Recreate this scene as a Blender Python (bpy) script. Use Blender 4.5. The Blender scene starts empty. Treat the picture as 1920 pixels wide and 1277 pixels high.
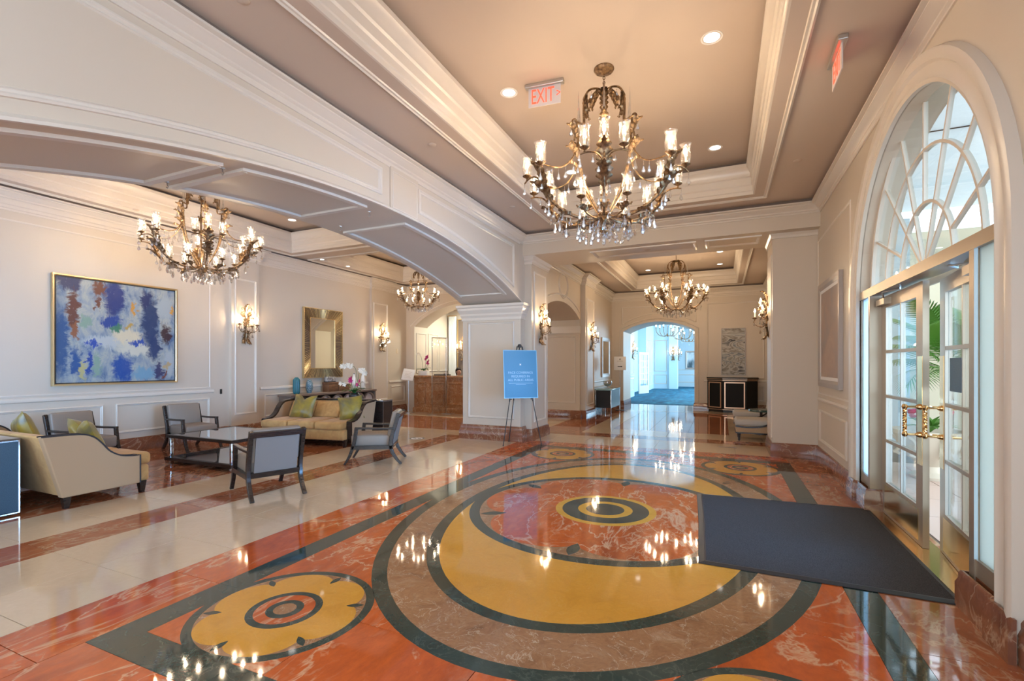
import bpy, bmesh, math, random
from mathutils import Vector, Matrix
R = math.radians
random.seed(11)
SC = bpy.context.scene
COL = SC.collection

# ------------------------------------------------------------------ camera
cam = bpy.data.objects.new('camera', bpy.data.cameras.new('camera'))
COL.objects.link(cam)
cam.location = (0, 0, 1.55)
cam.rotation_euler = (R(90), 0, math.atan2(393.6, 891.4))
cam.data.sensor_width = 36.0
cam.data.lens = 891.4 * 36 / 1920
cam.data.shift_y = 44.8 / 1920
cam.data.clip_start = 0.05
SC.camera = cam

# ------------------------------------------------------------------ world, sun, big lights, exposure
W = bpy.data.worlds.new('sky')
SC.world = W
W.use_nodes = True
bg = W.node_tree.nodes['Background']
bg.inputs[0].default_value = (0.72, 0.87, 1.0, 1)
bg.inputs[1].default_value = 2.6
SC.view_settings.view_transform = 'Standard'
SC.view_settings.look = 'None'
SC.view_settings.gamma = 1
SC.view_settings.use_curve_mapping = False
SC.view_settings.exposure = 1.25
SC.cycles.max_bounces = 9
SC.cycles.diffuse_bounces = 4
SC.cycles.glossy_bounces = 4
SC.cycles.transmission_bounces = 6
SC.cycles.transparent_max_bounces = 14
SC.cycles.sample_clamp_indirect = 6
SC.cycles.caustics_reflective = False
SC.cycles.caustics_refractive = False


def light(name, kind, loc, energy, color, rot=(0, 0, 0), **kw):
    d = bpy.data.lights.new(name, kind)
    d.energy = energy
    d.color = color
    for k, v in kw.items():
        setattr(d, k, v)
    o = bpy.data.objects.new(name, d)
    o.location = loc
    o.rotation_euler = rot
    COL.objects.link(o)
    return o


WARM = (1.0, 0.80, 0.60)
# daylight entering by the lounge windows and the front windows behind the camera
light('lounge_window_daylight', 'AREA', (-7.6, -2.3, 1.8), 34, (0.24, 0.52, 1.0), (R(90), 0, R(24)), shape='RECTANGLE', size=3.3, size_y=2.6, spread=R(76))
light('entrance_daylight', 'AREA', (1.70, 5.03, 1.30), 75, (0.22, 0.52, 1.0), (R(90), 0, R(78)), shape='RECTANGLE', size=2.7, size_y=2.0, spread=R(84))
light('side_window_daylight', 'AREA', (1.40, -1.1, 2.1), 52, (0.26, 0.56, 1.0), (R(90), 0, R(90)), shape='RECTANGLE', size=2.4, size_y=2.6)
# daylight through the corridor windows
light('corridor_window_daylight', 'AREA', (1.25, 26.5, 2.0), 170, (0.22, 0.66, 1.0), (R(90), 0, R(90)), shape='RECTANGLE', size=10.0, size_y=3.0)
sun = light('sun', 'SUN', (20, 30, 20), 1.0, (1.0, 0.95, 0.88), (R(50), 0, R(105)), angle=R(1))

# ------------------------------------------------------------------ materials
def ns(m):
    return m.node_tree.nodes, m.node_tree.links


def mat(name, col, rough=0.5, metal=0.0, spec=0.5, emit=None, es=0.0, coat=0.0, sheen=0.0):
    m = bpy.data.materials.new(name)
    m.use_nodes = True
    b = m.node_tree.nodes['Principled BSDF']
    b.inputs['Base Color'].default_value = (*col, 1)
    b.inputs['Roughness'].default_value = rough
    b.inputs['Metallic'].default_value = metal
    b.inputs['Specular IOR Level'].default_value = spec
    if coat:
        b.inputs['Coat Weight'].default_value = coat
    if sheen:
        b.inputs['Sheen Weight'].default_value = sheen
    if emit:
        b.inputs['Emission Color'].default_value = (*emit, 1)
        b.inputs['Emission Strength'].default_value = es
    return m


def N(nd, t, **kw):
    n = nd.new(t)
    for k, v in kw.items():
        if k in n.inputs:
            n.inputs[k].default_value = v
        else:
            setattr(n, k, v)
    return n


def coords(m, scale=(1, 1, 1), rnd=0.0, kind='pos'):
    nd, lk = ns(m)
    if kind == 'pos':
        src = nd.new('ShaderNodeNewGeometry').outputs['Position']
    else:
        src = nd.new('ShaderNodeTexCoord').outputs['Object']
    mp = nd.new('ShaderNodeMapping')
    mp.inputs['Scale'].default_value = scale
    lk.new(src, mp.inputs['Vector'])
    if rnd:
        oi = nd.new('ShaderNodeObjectInfo')
        mul = nd.new('ShaderNodeMath'); mul.operation = 'MULTIPLY'
        mul.inputs[1].default_value = rnd
        lk.new(oi.outputs['Random'], mul.inputs[0])
        cb = nd.new('ShaderNodeCombineXYZ')
        for i in range(3):
            lk.new(mul.outputs[0], cb.inputs[i])
        lk.new(cb.outputs[0], mp.inputs['Location'])
    return mp.outputs[0]


def noise(m, vec, scale, detail=5, rough=0.55, dist=0.0):
    nd, lk = ns(m)
    n = N(nd, 'ShaderNodeTexNoise', Scale=scale, Detail=detail, Roughness=rough, Distortion=dist)
    lk.new(vec, n.inputs['Vector'])
    return n.outputs['Fac']


def ramp(m, fac, stops, interp='LINEAR'):
    nd, lk = ns(m)
    r = nd.new('ShaderNodeValToRGB')
    r.color_ramp.interpolation = interp
    e = r.color_ramp.elements
    while len(e) < len(stops):
        e.new(0.5)
    for el, (p, c) in zip(e, stops):
        el.position = p
        el.color = (*c, 1) if not isinstance(c, (int, float)) else (c, c, c, 1)
    lk.new(fac, r.inputs[0])
    return r.outputs[0]


def mix(m, fac, a, b):
    nd, lk = ns(m)
    x = nd.new('ShaderNodeMix'); x.data_type = 'RGBA'
    for sock, v in ((x.inputs[0], fac), (x.inputs[6], a), (x.inputs[7], b)):
        if isinstance(v, (int, float)):
            sock.default_value = v
        elif isinstance(v, tuple):
            sock.default_value = (*v, 1)
        else:
            lk.new(v, sock)
    return x.outputs[2]


def math_(m, op, a, b=None):
    nd, lk = ns(m)
    x = nd.new('ShaderNodeMath'); x.operation = op
    for i, v in enumerate((a, b)):
        if v is None:
            continue
        if isinstance(v, (int, float)):
            x.inputs[i].default_value = v
        else:
            lk.new(v, x.inputs[i])
    return x.outputs[0]


def setcol(m, c):
    m.node_tree.links.new(c, m.node_tree.nodes['Principled BSDF'].inputs['Base Color'])
    return m


def bump(m, h, strength=0.2, dist=0.01):
    nd, lk = ns(m)
    b = N(nd, 'ShaderNodeBump', Strength=strength, Distance=dist)
    lk.new(h, b.inputs['Height'])
    lk.new(b.outputs[0], nd['Principled BSDF'].inputs['Normal'])
    return m


def vein(m, vec, scale, width, dist=1.2, detail=6):
    n = noise(m, vec, scale, detail, 0.55, dist)
    d = math_(m, 'ABSOLUTE', math_(m, 'SUBTRACT', n, 0.5))
    return ramp(m, d, [(0.0, 1.0), (width, 0.0)])


def marble(name, dark, mid, lite, veincol, scale=1.0, vw=0.012, vamt=0.8, rough=0.05, rnd=37.0, stretch=(1, 1, 1), cloud=0.6):
    """polished stone: cloudy ground, soft pale clouds and crisp ridge veins, shifted per piece"""
    m = mat(name, mid, rough, spec=0.6)
    nd, lk = ns(m)
    v0 = coords(m, stretch, rnd)
    wn = N(nd, 'ShaderNodeTexNoise', Scale=1.1 * scale, Detail=3.0)
    lk.new(v0, wn.inputs['Vector'])
    mx = nd.new('ShaderNodeMix'); mx.data_type = 'VECTOR'; mx.inputs[0].default_value = 0.28
    lk.new(v0, mx.inputs[4]); lk.new(wn.outputs['Color'], mx.inputs[5])
    v = mx.outputs[1]
    base = ramp(m, noise(m, v, 2.2 * scale, 8, 0.62, 0.5), [(0.28, dark), (0.47, mid), (0.58, mid), (0.74, lite)])
    fine = ramp(m, noise(m, v, 22 * scale, 5, 0.7, 0.2), [(0.35, 0.45), (0.65, 0.0)])
    base = mix(m, fine, base, dark)
    v1 = vein(m, v, 1.3 * scale, vw * 1.3, 0.8, 7)
    v2 = vein(m, v, 3.6 * scale, vw * 1.8, 0.5, 6)
    v3 = vein(m, v, 9.0 * scale, vw * 2.6, 0.4, 4)
    gate = ramp(m, noise(m, v, 1.3 * scale, 3), [(0.46, 0.0), (0.60, 1.0)])
    gate2 = ramp(m, noise(m, v, 2.0 * scale, 4), [(0.54, 0.0), (0.66, 0.8)])
    patch = math_(m, 'MULTIPLY', ramp(m, noise(m, v, 1.7 * scale, 9, 0.72, 0.6), [(0.55, 0.0), (0.72, cloud)]), ramp(m, noise(m, v, 9 * scale, 6, 0.7), [(0.40, 0.1), (0.62, 1.0)]))
    a = math_(m, 'MAXIMUM', math_(m, 'MULTIPLY', v1, 0.85), math_(m, 'MAXIMUM', math_(m, 'MULTIPLY', v2, gate), math_(m, 'MULTIPLY', v3, gate2)))
    a = math_(m, 'MULTIPLY', math_(m, 'MAXIMUM', a, patch), vamt)
    return setcol(m, mix(m, a, base, veincol))


M = {}
M['red'] = marble('red_marble', (0.28, 0.050, 0.016), (0.60, 0.118, 0.022), (0.66, 0.18, 0.045), (0.72, 0.48, 0.29), 1.0, 0.008, 0.8, stretch=(1.0, 0.5, 1))
M['redbrown'] = marble('red_brown_marble', (0.24, 0.075, 0.035), (0.40, 0.130, 0.055), (0.50, 0.22, 0.11), (0.60, 0.42, 0.27), 1.2, 0.011, 0.7, stretch=(1.0, 0.6, 1))
M['brown'] = marble('brown_marble', (0.17, 0.07, 0.04), (0.28, 0.12, 0.065), (0.40, 0.21, 0.12), (0.58, 0.42, 0.29), 1.6, 0.012, 0.6, stretch=(1.0, 0.55, 1))
M['base'] = marble('baseboard_marble', (0.15, 0.055, 0.03), (0.27, 0.10, 0.05), (0.38, 0.18, 0.09), (0.58, 0.42, 0.28), 1.7, 0.010, 0.55, 0.12)
M['taupe'] = marble('taupe_marble', (0.20, 0.095, 0.045), (0.38, 0.195, 0.095), (0.54, 0.33, 0.18), (0.78, 0.66, 0.50), 2.6, 0.004, 0.6, rnd=0.0, cloud=0.5)
M['green'] = marble('green_marble', (0.020, 0.035, 0.030), (0.035, 0.060, 0.050), (0.055, 0.085, 0.070), (0.16, 0.20, 0.17), 2.5, 0.006, 0.35, cloud=0.2)
M['yellow'] = marble('yellow_marble', (0.58, 0.27, 0.035), (0.69, 0.335, 0.045), (0.75, 0.40, 0.07), (0.74, 0.46, 0.14), 3.0, 0.004, 0.3, cloud=0.15)
M['beige'] = marble('beige_stone', (0.60, 0.46, 0.32), (0.67, 0.525, 0.375), (0.71, 0.575, 0.425), (0.60, 0.46, 0.31), 1.2, 0.003, 0.3, 0.07, cloud=0.2)
M['desk'] = marble('desk_marble', (0.24, 0.095, 0.035), (0.38, 0.17, 0.07), (0.46, 0.24, 0.11), (0.58, 0.40, 0.24), 2.4, 0.016, 0.6, 0.12)
M['grout'] = mat('grout', (0.11, 0.075, 0.05), 0.6)
M['wall'] = mat('wall_paint', (0.60, 0.515, 0.415), 0.42)
M['trim'] = mat('trim_paint', (0.67, 0.60, 0.515), 0.28)
M['ceil'] = mat('ceiling_paint', (0.55, 0.445, 0.36), 0.6)
M['groove'] = mat('painted_shadow_groove', (0.16, 0.12, 0.10), 0.8)  # shade of the ceiling slots, put into the colour
M['bronze'] = mat('antique_bronze', (0.30, 0.19, 0.10), 0.38, 0.85)
_m = M['bronze']; setcol(_m, ramp(_m, noise(_m, coords(_m, kind='obj'), 28, 5), [(0.35, (0.10, 0.060, 0.035)), (0.55, (0.30, 0.19, 0.10)), (0.75, (0.48, 0.33, 0.18))]))
M['brass'] = mat('brass', (0.80, 0.54, 0.25), 0.18, 1.0)
M['kick'] = mat('kick_plate_brass', (0.55, 0.40, 0.18), 0.16, 1.0)
M['champ'] = mat('champagne_metal', (0.44, 0.355, 0.265), 0.36, 0.6)
M['chrome'] = mat('chrome', (0.75, 0.76, 0.78), 0.10, 1.0)
M['steel'] = mat('brushed_aluminium', (0.55, 0.52, 0.48), 0.35, 0.9)
M['candle'] = mat('candle_sleeve', (0.85, 0.74, 0.55), 0.5, emit=(1.0, 0.70, 0.38), es=0.35)
M['bulb'] = mat('lit_bulb', (1, 0.9, 0.7), 0.4, emit=(1.0, 0.76, 0.50), es=215)
M['bulb2'] = mat('lit_bulb_sconce', (1, 0.9, 0.7), 0.4, emit=(1.0, 0.74, 0.46), es=110)
M['lens'] = mat('downlight_lens', (0.8, 0.8, 0.8), 0.3, emit=(1.0, 0.95, 0.88), es=2.5)
M['black'] = mat('black_lacquer', (0.010, 0.009, 0.009), 0.42)
M['espresso'] = mat('espresso_wood', (0.022, 0.014, 0.012), 0.26)
_m = M['espresso']; setcol(_m, ramp(_m, noise(_m, coords(_m, (2, 2, 14), kind='obj'), 6, 5), [(0.3, (0.014, 0.009, 0.008)), (0.7, (0.035, 0.022, 0.017))]))
M['greyleather'] = mat('grey_leather', (0.255, 0.205, 0.165), 0.45)
M['greyback'] = mat('grey_back_fabric', (0.205, 0.18, 0.165), 0.7)
M['velvet'] = mat('gold_velvet', (0.55, 0.36, 0.17), 0.75, sheen=0.15)
_m = M['velvet']; setcol(_m, ramp(_m, noise(_m, coords(_m, kind='obj'), 7, 4, 0.6, 0.6), [(0.3, (0.46, 0.265, 0.095)), (0.7, (0.62, 0.39, 0.155))]))
M['armfab'] = mat('taupe_arm_fabric', (0.43, 0.29, 0.17), 0.75, sheen=0.1)
M['navy'] = mat('navy_piping', (0.02, 0.024, 0.035), 0.5)
M['olive'] = mat('olive_satin', (0.40, 0.36, 0.06), 0.34, sheen=0.15)
_m = M['olive']; setcol(_m, ramp(_m, noise(_m, coords(_m, (1, 1, 1), kind='obj'), 5, 3, 0.5, 0.5), [(0.35, (0.15, 0.120, 0.050)), (0.6, (0.31, 0.225, 0.026)), (0.8, (0.40, 0.30, 0.045))]))
M['mat'] = mat('door_mat_pile', (0.040, 0.036, 0.036), 0.95)
_m = M['mat']; _c = coords(_m); setcol(_m, ramp(_m, noise(_m, _c, 160, 2, 0.7), [(0.35, (0.018, 0.016, 0.017)), (0.65, (0.058, 0.052, 0.052))])); bump(_m, noise(_m, _c, 220, 2), 0.5, 0.004)
M['rubber'] = mat('black_rubber', (0.020, 0.021, 0.024), 0.45)
M['bluepanel'] = mat('blue_woven_panel', (0.030, 0.075, 0.125), 0.5)
_m = M['bluepanel']; setcol(_m, ramp(_m, noise(_m, coords(_m, (60, 60, 60), kind='obj'), 3, 2), [(0.3, (0.020, 0.055, 0.10)), (0.7, (0.045, 0.105, 0.165))]))
M['teal'] = mat('teal_glaze', (0.018, 0.13, 0.16), 0.22)
M['white'] = mat('white_glaze', (0.80, 0.78, 0.74), 0.25)
M['whiteboard'] = mat('white_board', (0.80, 0.79, 0.78), 0.4)
M['walnut'] = mat('walnut', (0.15, 0.065, 0.028), 0.4)
_m = M['walnut']; setcol(_m, ramp(_m, noise(_m, coords(_m, (3, 3, 18), kind='obj'), 4, 5), [(0.3, (0.09, 0.036, 0.016)), (0.7, (0.22, 0.10, 0.042))]))
M['greywood'] = mat('grey_brown_wood', (0.16, 0.12, 0.095), 0.35)
M['goldrib'] = mat('gold_leaf_rib', (0.62, 0.47, 0.24), 0.30, 0.85)
M['goldrib2'] = mat('dark_gold_rib', (0.42, 0.30, 0.14), 0.35, 0.8)  # darker gold, mixed at random among the ribs for contrast
M['mirror'] = mat('mirror_glass', (0.86, 0.88, 0.82), 0.02, 1.0)
M['leafgreen'] = mat('orchid_leaf', (0.045, 0.14, 0.025), 0.4)
M['petal_w'] = mat('white_orchid_petal', (0.85, 0.78, 0.66), 0.5)
M['petal_m'] = mat('magenta_orchid_petal', (0.48, 0.012, 0.15), 0.45)
M['signblue'] = mat('sign_blue', (0.085, 0.29, 0.49), 0.5)
M['signblue2'] = mat('sign_blue_edge', (0.22, 0.47, 0.66), 0.3)
M['signtext'] = mat('sign_pale_text', (0.42, 0.64, 0.80), 0.4)
M['exitred'] = mat('exit_red', (0.75, 0.06, 0.03), 0.4, emit=(1.0, 0.07, 0.03), es=0.9)
M['exitpale'] = mat('exit_panel', (0.62, 0.56, 0.54), 0.3)
M['ebony'] = mat('ebony_veneer', (0.007, 0.0065, 0.0065), 0.6, spec=0.25)
M['copper'] = mat('rose_gold_trim', (0.78, 0.50, 0.33), 0.3, 0.7)
M['carpet'] = mat('blue_carpet', (0.02, 0.15, 0.28), 0.95)
_m = M['carpet']; setcol(_m, ramp(_m, noise(_m, coords(_m, (1, 0.25, 1)), 3.5, 6, 0.65, 0.5), [(0.3, (0.002, 0.05, 0.10)), (0.55, (0.003, 0.125, 0.21)), (0.75, (0.03, 0.24, 0.32))]))
M['seatgrey'] = mat('pale_grey_fabric', (0.45, 0.42, 0.38), 0.7)
M['skin'] = mat('skin', (0.48, 0.27, 0.18), 0.5)
M['hair'] = mat('dark_hair', (0.016, 0.010, 0.008), 0.75, spec=0.2)
M['suit'] = mat('dark_suit', (0.02, 0.02, 0.025), 0.7)
M['curtain'] = mat('sheer_curtain', (0.80, 0.80, 0.76), 0.7)
M['stucco'] = mat('cream_stucco', (0.80, 0.72, 0.55), 0.8)
M['porch'] = mat('porch_awning', (0.86, 0.87, 0.86), 0.8)
_m = M['porch']; bump(_m, noise(_m, coords(_m), 9, 5), 0.5, 0.03)
_nd, _lk = ns(_m)
_tl = N(_nd, 'ShaderNodeBsdfTranslucent', Color=(0.30, 0.31, 0.31, 1))  # awning made translucent so sky light from above brightens it
_mx = N(_nd, 'ShaderNodeMixShader', Fac=0.5)
_lk.new(_nd['Principled BSDF'].outputs[0], _mx.inputs[1]); _lk.new(_tl.outputs[0], _mx.inputs[2])
_lk.new(_mx.outputs[0], _nd['Material Output'].inputs[0])
M['paver'] = mat('pink_paver', (0.62, 0.47, 0.40), 0.7)
M['stone'] = mat('carved_stone', (0.62, 0.56, 0.46), 0.8)
M['palm'] = mat('palm_frond', (0.10, 0.26, 0.035), 0.45)
M['flower'] = mat('red_flower', (0.60, 0.03, 0.06), 0.5)
M['switch'] = mat('switch_plate', (0.66, 0.52, 0.34), 0.4)
M['kwall'] = mat('corridor_paint', (0.58, 0.71, 0.77), 0.5)
M['jamb'] = mat('door_jamb_white', (0.80, 0.80, 0.78), 0.35)


def thin_glass(name, tint, ior=1.45, boost=0.0, rough=0.01, haze=0.0):
    m = bpy.data.materials.new(name)
    m.use_nodes = True
    nd, lk = ns(m)
    nd.remove(nd['Principled BSDF'])
    out = nd['Material Output']
    tr = N(nd, 'ShaderNodeBsdfTransparent', Color=(*tint, 1))
    gl = N(nd, 'ShaderNodeBsdfGlossy', Roughness=rough)
    fr = N(nd, 'ShaderNodeFresnel', IOR=ior)
    gm = nd.new('ShaderNodeNewGeometry')
    bi = N(nd, 'ShaderNodeMapRange')
    bi.inputs['To Min'].default_value = ior; bi.inputs['To Max'].default_value = 1 / ior
    lk.new(gm.outputs['Backfacing'], bi.inputs['Value']); lk.new(bi.outputs[0], fr.inputs['IOR'])
    ad = N(nd, 'ShaderNodeMath', operation='ADD')
    ad.inputs[1].default_value = boost
    ad.use_clamp = True
    mx = nd.new('ShaderNodeMixShader')
    lk.new(fr.outputs[0], ad.inputs[0])
    lk.new(ad.outputs[0], mx.inputs[0])
    lk.new(tr.outputs[0], mx.inputs[1])
    lk.new(gl.outputs[0], mx.inputs[2])
    res = mx.outputs[0]
    if haze:
        tl = N(nd, 'ShaderNodeBsdfTranslucent', Color=(0.95, 0.93, 0.90, 1))
        m2 = N(nd, 'ShaderNodeMixShader', Fac=haze)
        lk.new(res, m2.inputs[1]); lk.new(tl.outputs[0], m2.inputs[2])
        res = m2.outputs[0]
    lk.new(res, out.inputs[0])
    return m


M['pane'] = thin_glass('window_pane', (0.91, 0.955, 0.97))
M['shade'] = thin_glass('hurricane_glass', (0.95, 0.94, 0.92), 1.7, 0.10, 0.06, 0.018)
M['crystal'] = thin_glass('cut_crystal', (0.92, 0.93, 0.95), 2.1, 0.20, 0.03, 0.05)
M['acrylic'] = thin_glass('clear_acrylic', (0.93, 0.93, 0.93), 1.4, 0.03)
M['tabletop'] = thin_glass('smoked_glass_top', (0.75, 0.72, 0.70), 1.5, 0.12)
M['frost'] = mat('frosted_sidelight', (0.70, 0.86, 0.88), 0.55)
_nd, _lk = ns(M['frost'])
_tl = N(_nd, 'ShaderNodeBsdfTranslucent', Color=(0.78, 0.86, 0.86, 1))
_mx = N(_nd, 'ShaderNodeMixShader', Fac=0.6)
_lk.new(_nd['Principled BSDF'].outputs[0], _mx.inputs[1]); _lk.new(_tl.outputs[0], _mx.inputs[2])
_lk.new(_mx.outputs[0], _nd['Material Output'].inputs[0])

# abstract blue painting: soft edged patches of paint, edges broken up by noise
_m = M['abstract'] = mat('abstract_oil', (0.1, 0.2, 0.5), 0.45)
_nd, _lk = ns(_m)
_c = coords(_m, (1, 1, 1), kind='obj')
_sp = _nd.new('ShaderNodeSeparateXYZ'); _lk.new(_c, _sp.inputs[0])
_n1 = noise(_m, coords(_m, (1, 2.6, 4.2), kind='obj'), 2.6, 9, 0.66, 0.5)
_n2 = noise(_m, coords(_m, (3, 6.0, 1.8), kind='obj'), 2.6, 9, 0.66, 0.4)
_U = math_(_m, 'ADD', _sp.outputs[1], math_(_m, 'MULTIPLY', math_(_m, 'SUBTRACT', _n1, 0.5), 0.36))
_V = math_(_m, 'ADD', _sp.outputs[2], math_(_m, 'MULTIPLY', math_(_m, 'SUBTRACT', _n2, 0.5), 0.42))
_b = ramp(_m, noise(_m, coords(_m, (1, 3, 1.6), kind='obj'), 2.2, 7, 0.62, 0.5), [(0.32, (0.07, 0.13, 0.25)), (0.46, (0.23, 0.29, 0.35)), (0.60, (0.37, 0.39, 0.36)), (0.74, (0.12, 0.20, 0.30))])
for _fx, _fy, _rx, _ry, _k in ((.10, .03, .12, .11, (.05, .06, .15)), (.03, .62, .08, .38, (.035, .12, .29)), (.33, .07, .06, .09, (.22, .08, .03)), (.31, .22, .03, .07, (.20, .07, .03)), (.45, .15, .10, .22, (.02, .05, .22)), (.42, .38, .10, .07, (.02, .08, .32)),
        (.47, .45, .05, .05, (.08, .25, .15)), (.23, .42, .06, .07, (.28, .40, .33)), (.35, .60, .20, .07, (.50, .54, .55)), (.56, .54, .15, .09, (.68, .62, .46)), (.62, .66, .21, .08, (.60, .60, .52)), (.57, .43, .05, .03, (.52, .36, .10)), (.61, .24, .03, .06, (.60, .33, .06)),
        (.28, .62, .06, .04, (.01, .09, .42)), (.65, .60, .09, .03, (.01, .09, .40)), (.76, .35, .10, .32, (.02, .06, .17)), (.72, .14, .06, .11, (.03, .05, .16)), (.80, .64, .07, .16, (.02, .06, .18)), (.91, .50, .05, .13, (.07, .02, .03)), (.52, .86, .10, .17, (.01, .10, .36)),
        (.25, .80, .025, .14, (.01, .08, .36)), (.31, .82, .035, .13, (.28, .40, .33)), (.20, .88, .03, .11, (.50, .47, .24)), (.15, .80, .04, .16, (.03, .12, .32)), (.70, .92, .13, .07, (.22, .38, .50)), (.95, .80, .07, .16, (.46, .50, .52)), (.92, .83, .03, .05, (.52, .40, .22)), (.90, .20, .09, .15, (.40, .45, .48)), (.97, .22, .02, .08, (.60, .34, .07)),
        (.90, .93, .02, .05, (.24, .07, .03)), (.84, .90, .04, .12, (.06, .06, .16)), (.13, .30, .05, .24, (.17, .055, .025)), (.14, .50, .03, .09, (.32, .14, .06))):
    _du = math_(_m, 'DIVIDE', math_(_m, 'SUBTRACT', _U, (_fx - 0.5) * 1.80), _rx * 1.80)
    _dv = math_(_m, 'DIVIDE', math_(_m, 'SUBTRACT', _V, (0.5 - _fy) * 1.72), _ry * 1.72)
    _d = math_(_m, 'ADD', math_(_m, 'MULTIPLY', _du, _du), math_(_m, 'MULTIPLY', _dv, _dv))
    _k = tuple(x ** 1.25 for x in _k)
    _b = mix(_m, ramp(_m, _d, [(0.35, 0.95), (1.1, 0.0)]), _b, _k)
_t = ramp(_m, noise(_m, coords(_m, (1, 14, 5), kind='obj'), 2.5, 6, 0.7), [(0.62, 0.0), (0.74, 0.3)])
setcol(_m, mix(_m, _t, _b, (0.62, 0.66, 0.66)))
# grey wave painting
_m = M['waves'] = mat('grey_wave_print', (0.5, 0.5, 0.5), 0.5)
_c = coords(_m, (0.9, 1, 2.4), kind='obj')
setcol(_m, ramp(_m, noise(_m, _c, 1.6, 3, 0.45, 1.2), [(0.32, (0.045, 0.05, 0.055)), (0.40, (0.50, 0.48, 0.45)), (0.47, (0.19, 0.17, 0.14)), (0.52, (0.50, 0.49, 0.46)), (0.58, (0.14, 0.17, 0.20)), (0.64, (0.46, 0.44, 0.40)), (0.72, (0.24, 0.25, 0.22))]))
_m = M['fade'] = mat('hazy_print', (0.45, 0.34, 0.28), 0.55)
setcol(_m, ramp(_m, noise(_m, coords(_m, (1, 1, 1.2), kind='obj'), 1.6, 6, 0.6, 0.4), [(0.3, (0.30, 0.27, 0.27)), (0.55, (0.42, 0.31, 0.25)), (0.75, (0.50, 0.40, 0.33))]))
_m = M['map'] = mat('woven_vase_glaze', (0.1, 0.2, 0.3), 0.3)
setcol(_m, ramp(_m, noise(_m, coords(_m, kind='obj'), 60, 2), [(0.45, (0.02, 0.09, 0.15)), (0.6, (0.28, 0.36, 0.38))]))


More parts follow.
